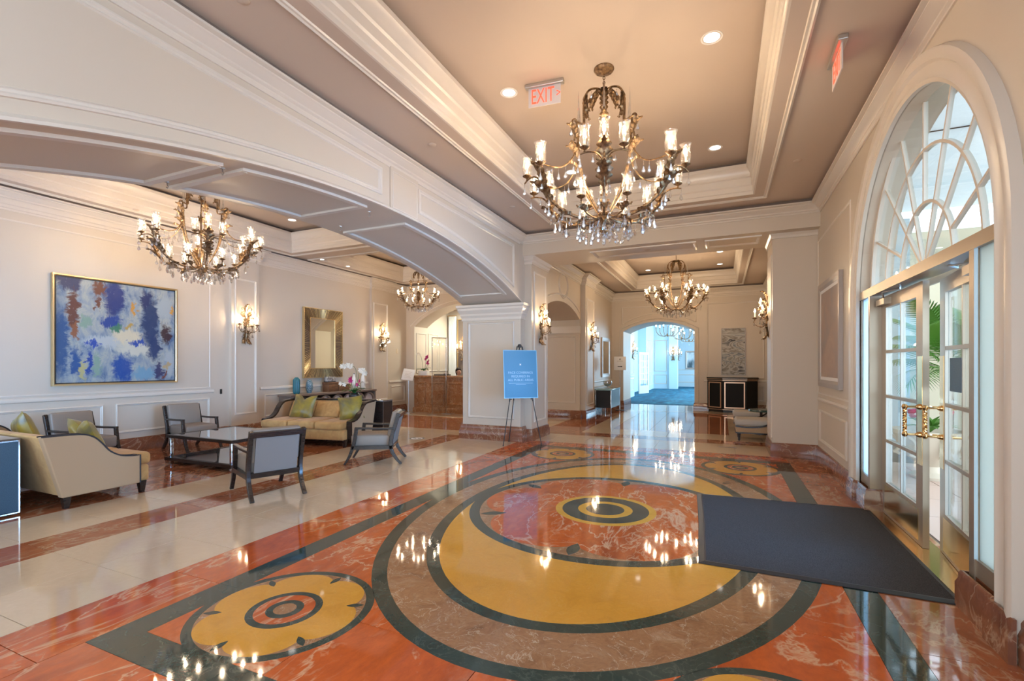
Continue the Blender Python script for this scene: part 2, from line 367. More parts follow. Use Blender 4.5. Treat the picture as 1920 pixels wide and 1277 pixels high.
# ------------------------------------------------------------------ mesh helpers
class MB:
    def __init__(s):
        s.v, s.f = [], []

    def add(s, vs, fs):
        o = len(s.v)
        s.v += [tuple(p) for p in vs]
        s.f += [tuple(i + o for i in f) for f in fs]
        return s

    def box(s, x0, x1, y0, y1, z0, z1):
        return s.add([(x, y, z) for z in (z0, z1) for y in (y0, y1) for x in (x0, x1)],
                     [(0, 2, 3, 1), (4, 5, 7, 6), (0, 1, 5, 4), (2, 6, 7, 3), (0, 4, 6, 2), (1, 3, 7, 5)])

    def prism(s, poly, f, h0, h1):
        n = len(poly)
        vs = [f(u, v, h0) for u, v in poly] + [f(u, v, h1) for u, v in poly]
        return s.add(vs, [tuple(range(n - 1, -1, -1)), tuple(range(n, 2 * n))] + [(i, (i + 1) % n, n + (i + 1) % n, n + i) for i in range(n)])

    def rbox(s, x0, x1, y0, y1, z0, z1, r=0.02, seg=2):
        b = bmesh.new()
        bmesh.ops.create_cube(b, size=1, matrix=Matrix.Translation(((x0 + x1) / 2, (y0 + y1) / 2, (z0 + z1) / 2)) @ Matrix.Diagonal((x1 - x0, y1 - y0, z1 - z0, 1)))
        bmesh.ops.bevel(b, geom=b.edges[:], offset=r, segments=seg, profile=0.5, affect='EDGES')
        b.verts.index_update()
        s.add([v.co[:] for v in b.verts], [tuple(v.index for v in f.verts) for f in b.faces])
        b.free()
        return s

    def tube(s, pts, r, n=8, squash=None):
        pts = [Vector(p) for p in pts]
        k = len(pts)
        rs = r if isinstance(r, (list, tuple)) else [r] * k
        t = (pts[1] - pts[0]).normalized()
        a = t.orthogonal().normalized()
        rings = []
        for i in range(k):
            t2 = (pts[min(i + 1, k - 1)] - pts[max(i - 1, 0)])
            if t2.length < 1e-9:
                t2 = t
            t2 = t2.normalized()
            a = (a - t2 * a.dot(t2))
            a = a.normalized() if a.length > 1e-6 else t2.orthogonal().normalized()
            b = t2.cross(a)
            rings.append([pts[i] + (a * math.cos(2 * math.pi * j / n) + b * math.sin(2 * math.pi * j / n)) * rs[i] for j in range(n)])
        vs = [p for q in rings for p in q]
        fs = [(i * n + j, i * n + (j + 1) % n, (i + 1) * n + (j + 1) % n, (i + 1) * n + j) for i in range(k - 1) for j in range(n)]
        fs += [tuple(range(n - 1, -1, -1)), tuple(range((k - 1) * n, k * n))]
        return s.add(vs, fs)

    def lathe(s, prof, n=20, c=(0, 0, 0), cap=True):
        vs = [(c[0] + r * math.cos(2 * math.pi * j / n), c[1] + r * math.sin(2 * math.pi * j / n), c[2] + z) for r, z in prof for j in range(n)]
        k = len(prof)
        fs = [(i * n + j, i * n + (j + 1) % n, (i + 1) * n + (j + 1) % n, (i + 1) * n + j) for i in range(k - 1) for j in range(n)]
        if cap:
            fs += [tuple(range(n - 1, -1, -1)), tuple(range((k - 1) * n, k * n))]
        return s.add(vs, fs)

    def sweep(s, path, prof, f, closed=True):
        """sweep profile [(offset to the left of the path, height)] along a 2-D path with mitred corners; f(u, v, h) gives the point"""
        n = len(path)
        offs = []
        for i in range(n):
            p = Vector(path[i])
            d0 = (p - Vector(path[i - 1])) if (closed or i > 0) else None
            d1 = (Vector(path[(i + 1) % n]) - p) if (closed or i < n - 1) else None
            if d0 is None: d0 = d1
            if d1 is None: d1 = d0
            n0 = Vector((-d0.y, d0.x)).normalized(); n1 = Vector((-d1.y, d1.x)).normalized()
            m = n0 + n1
            m = m / max(m.length_squared, 1e-6) * 2
            offs.append(m)
        k = len(prof)
        vs = [f(path[i][0] + offs[i].x * o, path[i][1] + offs[i].y * o, h) for i in range(n) for o, h in prof]
        fs = []
        for i in range(n if closed else n - 1):
            a, b = i * k, ((i + 1) % n) * k
            fs += [(a + j, a + j + 1, b + j + 1, b + j) for j in range(k - 1)]
        if not closed:
            fs += [tuple(range(k)), tuple(range(n * k - 1, (n - 1) * k - 1, -1))]
        return s.add(vs, fs)

    def surf(s, fn, nu, nv, wrap=False):
        vs = [fn(i / (nu if wrap else nu - 1), j / (nv - 1)) for i in range(nu) for j in range(nv)]
        fs = [(i * nv + j, ((i + 1) % nu) * nv + j, ((i + 1) % nu) * nv + j + 1, i * nv + j + 1) for i in range(nu if wrap else nu - 1) for j in range(nv - 1)]
        return s.add(vs, fs)

    def mesh(s, name, m, smooth=True, ang=38, fix=True):
        me = bpy.data.meshes.new(name)
        me.from_pydata(s.v, [], s.f)
        if fix:
            b = bmesh.new(); b.from_mesh(me)
            bmesh.ops.recalc_face_normals(b, faces=b.faces)
            b.to_mesh(me); b.free()
        if smooth:
            me.shade_smooth()
            me.set_sharp_from_angle(angle=R(ang))
        if m:
            me.materials.append(m)
        me.update()
        return me

    def build(s, name, m, parent=None, **kw):
        return put(s.mesh(name, m, **kw), name, parent)


def put(me, name, parent=None, mx=None):
    o = bpy.data.objects.new(name, me)
    COL.objects.link(o)
    if parent:
        o.parent = parent
    if mx is not None:
        o.matrix_local = mx
    return o


def tag(o, label, cat, group=None):
    o['label'] = label; o['category'] = cat
    if group: o['group'] = group
    return o


def root(name, label, cat, loc=(0, 0, 0), rz=0.0, group=None):
    o = bpy.data.objects.new(name, None)
    o.empty_display_size = 0.1
    COL.objects.link(o)
    o.location = loc; o.rotation_euler = (0, 0, rz)
    return tag(o, label, cat, group)


def struct(o):
    o['kind'] = 'structure'
    return o


def kids(o):
    return [c for c in bpy.data.objects if c.parent == o]


def copy_tree(o, loc, rz, label, scale=None, group=None):
    table = {}
    for c in bpy.data.objects:
        if c.parent: table.setdefault(c.parent.name, []).append(c)
    def rec(x, par):
        n = x.copy(); COL.objects.link(n)
        if par: n.parent = par
        for c in table.get(x.name, []): rec(c, n)
        return n
    n = rec(o, None)
    n.location = loc; n.rotation_euler = (0, 0, rz); n['label'] = label
    if scale: n.scale = (scale,) * 3
    if group: n['group'] = group
    return n


def arc(c0, c1, spring, rise, n=24):
    """points of a segmental arch from (c0, spring) to (c1, spring)"""
    h = abs(c1 - c0) / 2; cr = (h * h + rise * rise) / (2 * rise); mid = (c0 + c1) / 2
    out = []
    for i in range(n + 1):
        t = -h + 2 * h * i / n
        if c1 < c0: t = -t
        # even angle steps
        a0 = math.asin(min(1, h / cr)); a = -a0 + 2 * a0 * i / n
        if c1 < c0: a = -a
        out.append((mid + cr * math.sin(a), spring + rise - cr + cr * math.cos(a)))
    return out


def wallX(X, sgn=1):           # wall plane X = const, path in (Y, Z), height towards sgn
    return lambda u, v, h: (X + sgn * h, u, v)


def wallY(Y, sgn=-1):          # wall plane Y = const, path in (X, Z)
    return lambda u, v, h: (u, Y + sgn * h, v)


def plan(u, v, h):
    return (u, v, h)


PANEL = [(0, 0), (0.004, 0.016), (0.016, 0.024), (0.026, 0.012), (0.036, 0.010), (0.044, 0)]


def rect(a0, a1, b0, b1):
    return [(a0, b0), (a1, b0), (a1, b1), (a0, b1)]


def panel(parent, f, path, prof=PANEL, name='panel_moulding'):
    b = MB().sweep(path, prof, f)
    return b.build(name, M['trim'], parent)


TEXTS = {}


def text(body, size, m, parent, name, mx, depth=0.002, align='CENTER', sx=1.0):
    key = (body, size, depth, align)
    if key not in TEXTS:
        cu = bpy.data.curves.new('lettering', 'FONT')
        cu.body = body; cu.size = size; cu.extrude = depth; cu.align_x = align; cu.align_y = 'CENTER'
        o = bpy.data.objects.new('lettering', cu); COL.objects.link(o)
        dg = bpy.context.evaluated_depsgraph_get()
        me = bpy.data.meshes.new_from_object(o.evaluated_get(dg))
        bpy.data.objects.remove(o)
        me.name = 'lettering'
        TEXTS[key] = me
    me = TEXTS[key].copy()
    me.materials.clear(); me.materials.append(m)
    return put(me, name, parent, mx @ Matrix.Diagonal((sx, 1, 1, 1)))


def frame_mx(o, x, y):
    """matrix with origin o, local x and y axes"""
    x = Vector(x).normalized(); y = Vector(y).normalized(); z = x.cross(y)
    mx = Matrix((x, y, z)).transposed().to_4x4()
    mx.translation = Vector(o)
    return mx

# ------------------------------------------------------------------ floor of stone pieces
ZC, ZT = 4.17, 4.70            # soffit and tray heights
XL, XA, XB, XR = -9.65, -5.0, -3.68, 1.43   # lounge wall, arch wall back / front face, door wall
CX, CY = -1.14, 5.04           # centre of the medallion

floor = struct(MB().box(-10.2, 1.75, -2.6, 19.0, -0.10, -0.014).build('floor', M['grout'], smooth=False))
_piece = {}


def piece(name, poly, m, z=0.0, parent=None):
    return MB().prism(poly, plan, -0.014, z).build(name, m, parent or floor, smooth=False)


def tiles(name, m, xs, ys, gap=0.0024):
    for a, b in zip(xs, xs[1:]):
        for c, d in zip(ys, ys[1:]):
            key = (name, m.name, round(b - a, 3), round(d - c, 3))
            if key not in _piece:
                _piece[key] = MB().box(-(b - a) / 2 + gap, (b - a) / 2 - gap, -(d - c) / 2 + gap, (d - c) / 2 - gap, -0.014, 0).mesh(name, m, smooth=False)
            o = put(_piece[key], name, floor)
            o.location = ((a + b) / 2, (c + d) / 2, 0)


def steps(a, b, n):
    return [a + (b - a) * i / n for i in range(n + 1)]


def rows(y0, y1, phase, st):
    k = math.ceil((y0 - phase) / st + 1e-6)
    out = [y0]
    while phase + k * st < y1 - 0.05:
        if phase + k * st > y0 + 0.05: out.append(phase + k * st)
        k += 1
    return out + [y1]


tiles('floor_tile', M['beige'], [-5.05, -4.40, -3.75], rows(-2.0, 9.05, 2.06, 0.65))
tiles('marble_slab', M['redbrown'], [-5.55, -5.05], rows(-2.0, 9.05, 2.06, 1.3))
tiles('floor_tile', M['beige'], [-6.40, -5.55], rows(-2.0, 9.05, 2.06, 0.65))
tiles('marble_slab', M['redbrown'], steps(-9.7, -6.40, 4), rows(-2.0, 8.5, 2.06, 0.975))
tiles('floor_tile', M['beige'], steps(-9.7, -6.40, 5), [8.5, 9.1, 9.7])
tiles('floor_tile', M['beige'], [-6.40, -5.72, -5.05], [9.05, 9.7])
tiles('marble_slab', M['redbrown'], steps(-9.7, -5.05, 5), [9.7, 10.5, 11.3, 12.0])
tiles('floor_tile', M['beige'], steps(-9.7, -3.9, 8), [12.0, 12.62, 13.25])
tiles('marble_slab', M['brown'], steps(-9.7, -3.9, 6), [13.25, 14.2, 15.4])
# red border round the medallion
tiles('marble_slab', M['red'], [-3.75, -3.25], rows(-2.0, 9.05, 2.24, 0.98))
tiles('marble_slab', M['red'], steps(-3.25, 0.97, 4), rows(-2.0, 1.465, 1.465 - 3.0, 1.0))
tiles('marble_slab', M['redbrown'], [0.97, 1.72], rows(-2.0, 9.05, 2.24, 0.98))
tiles('marble_slab', M['red'], steps(-3.25, 0.97, 5), [8.615, 9.05])
# bands beyond the medallion
tiles('floor_tile', M['beige'], steps(-3.9, 0.9, 7), [9.05, 10.12])
tiles('marble_slab', M['redbrown'], steps(-3.9, 1.5, 5), [10.12, 10.60])
tiles('floor_tile', M['beige'], steps(-5.05, -3.9, 2), steps(9.05, 12.0, 4))
tiles('floor_tile', M['beige'], steps(-2.95, 0.14, 5), [10.60, 11.45])
tiles('marble_slab', M['redbrown'], [-3.9, -2.95], rows(10.6, 19.0, 10.6, 1.2))
tiles('floor_tile', M['beige'], [-2.95, -2.40], rows(11.45, 17.4, 11.45, 0.75))
tiles('marble_slab', M['redbrown'], steps(-2.40, 0.14, 3), steps(11.45, 16.2, 5))
tiles('floor_tile', M['beige'], [0.14, 0.75, 1.4], rows(10.6, 17.4, 10.6, 0.75))
tiles('floor_tile', M['beige'], steps(-2.40, 0.14, 4), [16.2, 17.4])
tiles('floor_tile', M['beige'], steps(-2.95, 0.14, 5), [17.4, 19.0])
# green frame
q = 0.20
x0, x1, y0, y1 = CX - 2.11, CX + 2.11, CY - 3.575, CY + 3.575
cuts_y = [y0, 2.245, 3.6, 5.0, 6.4, 7.8, y1]
for s, xo in ((1, x0), (-1, x1)):
    for i in range(6):
        a, b = cuts_y[i] + (0.001 if i else 0), cuts_y[i + 1] - 0.001
        a2 = a + (q if i == 0 else 0); b2 = b - (q if i == 5 else 0)
        piece('green_strip', [(xo, a), (xo + s * q, a2), (xo + s * q, b2), (xo, b)], M['green'])
cuts_x = [x0, x0 + 0.95, x0 + 2.1, x0 + 3.2, x1]
for s, yo in ((1, y0), (-1, y1)):
    for i in range(4):
        a, b = cuts_x[i] + (0.001 if i else 0), cuts_x[i + 1] - 0.001
        a2 = a + (q if i == 0 else 0); b2 = b - (q if i == 3 else 0)
        piece('green_strip', [(a, yo), (b, yo), (b2, yo + s * q), (a2, yo + s * q)], M['green'])
tiles('marble_slab', M['red'], steps(x0 + q, x1 - q, 4), [y0 + q, 2.245, 3.2, 4.15, 5.04, 5.93, 6.88, 7.8, y1 - q])
LV = 0.0005


def ell(cx, cy, a, b, n=96):
    return [(cx + a * math.cos(2 * math.pi * i / n), cy + b * math.sin(2 * math.pi * i / n)) for i in range(n)]


def flower(cx, cy, rm, rn, n=120):
    out = []
    for i in range(n):
        t = 2 * math.pi * i / n
        r = rn + (rm - rn) * abs(math.cos(3 * t)) ** 0.55
        out.append((cx + r * math.cos(t), cy + r * math.sin(t)))
    return out


def leafshape(cx, cy, ang, r, L, w, n=8):
    out = []
    for i in range(n + 1):
        t = i / n
        out.append((r - L / 2 + L * t, w / 2 * math.sin(math.pi * t) ** 0.9))
    out += [(p, -q_) for p, q_ in out[-2:0:-1]]
    c, s_ = math.cos(ang), math.sin(ang)
    return [(cx + p * c - q_ * s_, cy + p * s_ + q_ * c) for p, q_ in out]


def inlay(name, poly, m, lv):
    return piece(name, poly, m, LV * lv)


inlay('inlay_ring', ell(CX, CY, 1.923, 2.920), M['green'], 1)
inlay('inlay_ellipse', ell(CX, CY, 1.800, 2.815), M['taupe'], 2)
inlay('inlay_ring', ell(CX, CY, 1.540, 2.460), M['green'], 3)
inlay('inlay_crescent', ell(CX, CY, 1.425, 2.365), M['yellow'], 4)
inlay('inlay_ring', ell(CX, CY, 1.443, 1.443), M['green'], 5)
inlay('inlay_disc', ell(CX, CY, 1.335, 1.335), M['taupe'], 6)
inlay('inlay_flower', flower(CX, CY, 1.335, 1.06), M['red'], 7)
for k in range(6):
    inlay('inlay_leaf', leafshape(CX, CY, R(30 + 60 * k), 1.19, 0.27, 0.105), M['green'], 8)
for rr, mm in ((0.525, 'yellow'), (0.452, 'green'), (0.285, 'yellow'), (0.200, 'green')):
    inlay('inlay_ring' if rr > 0.21 else 'inlay_disc', ell(CX, CY, rr, rr, 64), M[mm], 8 + (0.6 - rr) * 6)
for sx in (-1, 1):
    for sy in (-1, 1):
        a, b = CX + sx * 1.390, CY + sy * 2.868
        inlay('inlay_ring', ell(a, b, 0.545, 0.545, 64), M['green'], 1)
        inlay('inlay_disc', ell(a, b, 0.492, 0.492, 64), M['taupe'], 2)
        inlay('inlay_flower', flower(a, b, 0.492, 0.395), M['yellow'], 3)
        for k in range(6):
            inlay('inlay_leaf', leafshape(a, b, R(30 + 60 * k), 0.432, 0.11, 0.042), M['green'], 4)
        for i, (rr, mm) in enumerate(((0.224, 'green'), (0.180, 'red'), (0.112, 'green'), (0.068, 'taupe'))):
            inlay('inlay_ring' if i < 3 else 'inlay_disc', ell(a, b, rr, rr, 48), M[mm], 4 + i)
# floor decal and floor outlet
dec = root('floor_decal', 'round black and white floor decal on the beige strip behind the armchairs', 'decal', (-5.84, 8.3, 0.0))
MB().lathe([(0.165, 0.0005), (0.165, 0.0015)], 32).build('disc', M['whiteboard'], dec)
for a, b in ((0.165, 0.12), (0.05, 0.03)):
    MB().sweep(ell(0, 0, a, a, 32), [(0, 0.0016), (a - b, 0.0016)], plan).build('ring', M['black'], dec, smooth=False)
for sx in (-0.075, 0.075):
    MB().prism(ell(sx, 0, 0.028, 0.045, 12), plan, 0.0015, 0.0018).build('footprint', M['black'], dec, smooth=False)
tag(MB().box(-0.06, 0.25, 9.72, 9.80, 0.0, 0.003).build('floor_outlet', M['greywood'], smooth=False), 'small dark floor outlet cover in the beige band beyond the medallion', 'outlet')

# ------------------------------------------------------------------ walls
BASEP = [(0, 0), (0.035, 0), (0.035, 0.15), (0.022, 0.185), (0.022, 0.215), (0.012, 0.235), (0, 0.235)]


def baseboard(name, path, closed=False):
    return struct(MB().sweep(path, BASEP, plan, closed).build(name, M['base']))


CORN = [(0, 3.965), (0.015, 3.965), (0.015, 3.985), (0.035, 3.998), (0.035, 4.018), (0.062, 4.034), (0.088, 4.060), (0.110, 4.072), (0.110, 4.086), (0.145, 4.098), (0.145, 4.118), (0, 4.118)]
CORN2 = [(0, 3.825), (0.014, 3.825), (0.014, 3.85), (0.03, 3.862), (0.03, 3.90), (0.045, 3.915)] + [(o + 0.03 if o else 0.045, h) for o, h in CORN[1:-1]] + [(0, 4.118)]
CAPM = [(0, 0.0), (0.02, 0.0), (0.02, 0.04), (0.045, 0.075), (0.045, 0.10), (0.085, 0.155), (0.085, 0.185), (0.11, 0.20), (0.11, 0.235), (0, 0.235)]


def cornice(name, path, closed=False, prof=CORN):
    return struct(MB().sweep(path, prof, plan, closed).build(name, M['trim']))


# wall between hall and lounge: one wide segmental arch
ymid = 5.03
ya, yb = 0.905, 8.76        # springing points of the arch
zs, rise = 2.794, 0.627
wl = struct(MB().prism([(-2.5, zs), (ya - 0.9, zs)] + arc(ya, yb, zs, rise, 40) + [(9.0, zs), (9.0, ZC), (-2.5, ZC)], lambda u, v, h: (h, u, v), XA, XB).build('wall_arch', M['wall'], smooth=False))
# archivolt, seam and panels on the face towards the hall
face = wallX(XB, 1)
av = arc(ya, yb, zs, rise, 40)
MB().sweep(av, [(0.0, 0), (0.0, 0.03), (0.022, 0.03), (0.03, 0.018), (0.05, 0.0)], face, False).build('archivolt', M['trim'], wl)
crv = lambda y: -9.191 + math.sqrt(12.612 ** 2 - (y - 4.833) ** 2)
def archpanel(y0_, y1_, ztop, lift, n=30):
    return [(y0_ + (y1_ - y0_) * i / n, crv(y0_ + (y1_ - y0_) * i / n) + lift) for i in range(n + 1)] + [(y1_, ztop), (y0_, ztop)]
PANEL2 = [(0, 0), (0.004, 0.014), (0.018, 0.020), (0.030, 0.008), (0.046, 0.008), (0.052, 0.014), (0.062, 0.0)]
panel(wl, face, archpanel(0.95, 4.52, 3.875, 0.135), PANEL2)
panel(wl, face, archpanel(5.26, 8.42, 3.875, 0.135), PANEL2)
MB().prism([(4.66, crv(4.66) - 0.004)] + [(4.66 + 0.56 * i / 8, crv(4.66 + 0.56 * i / 8) - 0.004) for i in range(1, 9)] + [(5.22, 3.95), (4.66, 3.95)], face, -0.02, 0.026).build('keystone', M['wall'], wl, smooth=False)
panel(wl, wallX(XB + 0.026, 1), archpanel(4.69, 5.20, 3.90, 0.03, 6), [(0, 0), (0.003, 0.007), (0.010, 0.007), (0.014, 0)])
MB().box(XB, XB + 0.014, 0.5, 8.7, 3.935, 3.97).build('fillet', M['trim'], wl, smooth=False)
# panels let into the soffit of the arch: raised borders following the curve
for a, b in ((1.00, 2.66), (2.84, 4.42), (5.15, 8.36)):
    for xa, xb in ((XB - 0.20, XB - 0.13), (XA + 0.13, XA + 0.20)):
        n = 14
        b_ = MB()
        b_.surf(lambda i, j: (xa + (xb - xa) * (0, 0, 1, 1)[round(j * 3)], a + (b - a) * i, crv(a + (b - a) * i) - (-0.012, 0.026, 0.026, -0.012)[round(j * 3)]), n, 4)
        b_.add(b_.v[:4], [(0, 1, 2, 3)]); b_.add(b_.v[4 * n - 4:4 * n], [(0, 1, 2, 3)])
        b_.build('soffit_moulding', M['trim'], wl)
    for yy in (a + 0.001, b - 0.061):
        MB().add([(x, y, crv(yy) - h) for x, y, h in ((XB - 0.16, yy, -0.01), (XB - 0.16, yy, 0.024), (XB - 0.16, yy + 0.06, 0.024), (XB - 0.16, yy + 0.06, 0), (XA + 0.16, yy, 0), (XA + 0.16, yy, 0.024), (XA + 0.16, yy + 0.06, 0.024), (XA + 0.16, yy + 0.06, 0))], [(0, 1, 2, 3), (4, 5, 6, 7), (0, 1, 5, 4), (1, 2, 6, 5), (2, 3, 7, 6)]).build('soffit_moulding', M['trim'], wl)
# pier and pilaster between hall and far room
pier = struct(MB().box(XA, XB, 8.76, 10.02, 0, zs - 0.001).build('wall_pier', M['wall'], smooth=False))
MB().sweep([(XA, 9.0), (XA, 8.76), (XB, 8.76), (XB, 8.98)][::-1], [(o, 2.46 + h * 1.35) for o, h in CAPM], plan, False).build('capital', M['trim'], pier, ang=16)
panel(pier, wallY(8.76), rect(-4.87, -3.82, 0.44, 2.42))
MB().sweep([(XA, 9.9), (XA, 8.76), (XB, 8.76), (XB, 9.0)][::-1], [(0, 0), (0.06, 0), (0.06, 0.17), (0.04, 0.205), (0.04, 0.25), (0.02, 0.30), (0, 0.30)], plan, False).build('plinth', M['base'], pier)
pil = struct(MB().box(-3.75, -3.53, 8.98, 9.95, 0, 3.75).build('wall_pilaster', M['wall'], smooth=False))
panel(pil, wallX(-3.53), rect(9.10, 9.80, 0.36, 3.46))
MB().sweep([(-3.7, 8.98), (-3.53, 8.98), (-3.53, 9.95), (-3.7, 9.95)][::-1], [(o, 3.585 + h) for o, h in CAPM], plan, False).build('capital', M['trim'], pil, ang=16)
MB().sweep([(-3.66, 8.98), (-3.53, 8.98), (-3.53, 9.95), (-3.66, 9.95)][::-1], BASEP, plan, False).build('plinth', M['base'], pil)

# beam across the end of the hall
beam = struct(MB().box(-3.7, XR + 0.3, 8.86, 10.05, 3.74, ZC).build('wall_beam', M['wall'], smooth=False))
for a, b in ((-2.35, -0.42), (-0.28, 0.62)):
    MB().sweep([(a, 9.05), (b, 9.05), (b, 9.62), (a, 9.62)], [(0, 3.742), (0.004, 3.722), (0.03, 3.712), (0.05, 3.722), (0.07, 3.742)], plan).build('soffit_moulding', M['trim'], beam)
# right-hand column at the end of the hall
colr = struct(MB().box(0.78, XR + 0.3, 9.10, 10.05, 0, 3.74).build('wall_column', M['wall'], smooth=False))
MB().sweep([(0.78, 10.05), (0.78, 9.10), (XR, 9.10)][::-1], [(o, 3.66 + h) for o, h in CAPM], plan, False).build('capital', M['trim'], colr, ang=16)
MB().sweep([(0.78, 10.05), (0.78, 9.10), (XR, 9.10)][::-1], BASEP, plan, False).build('plinth', M['base'], colr)
MB().box(0.765, 0.78, 9.22, 9.93, 0.30, 3.42).build('panel_moulding', M['trim'], colr, smooth=False)

# door wall
DY0, DY1, DS, DR = 3.53, 6.53, 2.28, 1.46
op = [(DY0, 0.0), (DY0, DS)] + [(ymid - 1.5 * math.cos(math.pi * i / 36), DS + DR * math.sin(math.pi * i / 36)) for i in range(1, 36)] + [(DY1, DS), (DY1, 0.0)]
wr = struct(MB().prism([(0.15, 0)] + op + [(9.2, 0), (9.2, ZC), (0.15, ZC)], lambda u, v, h: (h, u, v), XR, XR + 0.30).box(XR, XR + 0.30, -2.5, 0.15, 0, 0.7).box(XR, XR + 0.30, -2.5, 0.15, 3.5, ZC).box(XR, XR + 0.30, -2.5, -2.35, 0.7, 3.5).build('wall_right', M['wall'], smooth=False))
fr = wallX(XR, -1)
MB().sweep(op, [(0, -0.01), (0.0, 0.035), (0.03, 0.045), (0.05, 0.03), (0.13, 0.03), (0.15, 0.055), (0.20, 0.065), (0.225, 0.055), (0.235, 0)], fr, False).build('casing', M['trim'], wr)
for a, b in ((6.98, 9.0),):
    MB().sweep([(a, 1.0), (b, 1.0)], [(-0.03, 0), (-0.03, 0.018), (0, 0.032), (0.03, 0.018), (0.03, 0)], fr, False).build('chair_rail', M['trim'], wr)
    panel(wr, fr, rect(a + 0.12, b - 0.12, 0.34, 0.84))
    panel(wr, fr, rect(a - 0.05, b + 0.05, 1.08, 3.55), [(0, 0), (0.004, 0.012), (0.02, 0.012), (0.03, 0)])
baseboard('baseboard_right', [(XR, 6.53 + 0.24), (XR, 9.10)])
baseboard('baseboard_right_near', [(XR, -2.5), (XR, 3.30)])
# marble plinths either side of the doorway
for nm, path in (('baseboard_door_far', [(XR + 0.12, 6.13), (XR - 0.02, 6.13), (XR - 0.02, 6.55), (XR - 0.045, 6.55), (XR - 0.045, 6.78)]), ('baseboard_door_near', [(XR - 0.045, 3.28), (XR - 0.045, 3.51), (XR - 0.02, 3.51), (XR - 0.02, 3.93), (XR + 0.12, 3.93)])):
    baseboard(nm, path)

# lounge: long wall with pilasters
lw = struct(MB().box(XL - 0.3, XL, -2.5, 13.1, 0, ZC).build('wall_left', M['wall'], smooth=False))
lf = wallX(XL, 1)
for a, b, nm in ((6.86, 7.52, 1), (11.30, 12.10, 2)):
    MB().box(XL, XL + 0.08, a, b, 0, ZC - 0.05).build('pilaster', M['wall'], lw, smooth=False)
    panel(lw, wallX(XL + 0.08, 1), rect(a + 0.07, b - 0.07, 0.46, 3.42))
RAIL = [(-0.035, 0), (-0.03, 0.018), (0, 0.03), (0.025, 0.024), (0.035, 0)]
for a, b in ((2.0, 6.52), (7.6, 11.22), (12.2, 13.1)):
    MB().sweep([(b, 1.0), (a, 1.0)], RAIL, lf, False).build('chair_rail', M['trim'], lw)
for a, b in ((0.6, 2.55), (2.72, 4.60), (4.78, 6.44), (7.72, 9.35), (9.5, 11.12), (12.3, 13.0)):
    panel(lw, lf, rect(a, b, 0.34, 0.86))
for a, b in ((0.6, 6.46),):
    panel(lw, lf, rect(a, b, 1.06, 3.70), [(0, 0), (0.004, 0.010), (0.02, 0.010), (0.03, 0)])
baseboard('baseboard_left', [(XL, 13.1), (XL, 12.10), (XL + 0.08, 12.10), (XL + 0.08, 11.30), (XL, 11.30), (XL, 7.52), (XL + 0.08, 7.52), (XL + 0.08, 6.86), (XL, 6.86), (XL, -2.5)][::-1][::-1])
LP = [(XL, 13.1), (XL, 12.10), (XL + 0.08, 12.10), (XL + 0.08, 11.30), (XL, 11.30), (XL, 7.52), (XL + 0.08, 7.52), (XL + 0.08, 6.86), (XL, 6.86), (XL, -2.5), (XA, -2.5), (XA, 13.1)]
cornice('trim_1', LP, True, CORN2)
cornice('trim_2', [(XB, -2.5), (XR, -2.5), (XR, 8.86), (XB, 8.86)], True)
MB().box(XL + 0.001, XL + 0.012, 6.66, 6.70, 0.93, 1.03).build('wall_socket', M['black'], lw, smooth=False)

# lounge end wall with the reception alcove
YE = 13.1
AX0, AX1 = -9.32, -5.55
el = struct(MB().prism([(XL, 0), (AX0, 0)] + arc(AX0, AX1, 2.80, 0.68, 30) + [(AX1, 0), (XA, 0), (XA, ZC), (XL, ZC)], lambda u, v, h: (u, h, v), YE, YE + 0.75).build('wall_reception', M['wall'], smooth=False))
MB().sweep(arc(AX0 - 0.14, AX1 + 0.14, 2.80, 0.76, 30), PANEL, wallY(YE), False).build('archivolt', M['trim'], el)
rb = struct(MB().box(-9.7, XA, 15.3, 15.5, 0, 3.9).build('wall_reception_back', M['wall'], smooth=False))
sd = struct(MB().box(-9.75, -9.36, YE + 0.7, 15.5, 0, 3.9).build('wall_reception_side', M['wall'], smooth=False))
panel(sd, wallX(-9.36, 1), rect(13.95, 14.55, 1.3, 2.62)); panel(sd, wallX(-9.36, 1), rect(14.65, 15.22, 1.3, 2.55))
panel(el, wallX(AX0, 1), rect(13.2, 13.78, 1.25, 2.6))
struct(MB().box(-9.75, XA, YE + 0.7, 15.5, 3.6, 3.75).build('ceiling_reception', M['ceil'], smooth=False))

# wall behind the camera with three tall windows
bw = MB()
for a, b in ((-10.0, -9.4), (-5.9, -3.0), (0.6, 1.75)):
    bw.box(a, b, -2.6, -2.4, 0, ZC)
bw.box(-9.4, -5.9, -2.6, -2.4, 3.3, ZC).box(-3.0, 0.6, -2.6, -2.4, 3.3, ZC).box(-9.4, -5.9, -2.6, -2.4, 0, 0.5).box(-3.0, 0.6, -2.6, -2.4, 0, 0.5)
struct(bw.build('wall_back', M['wall'], smooth=False))

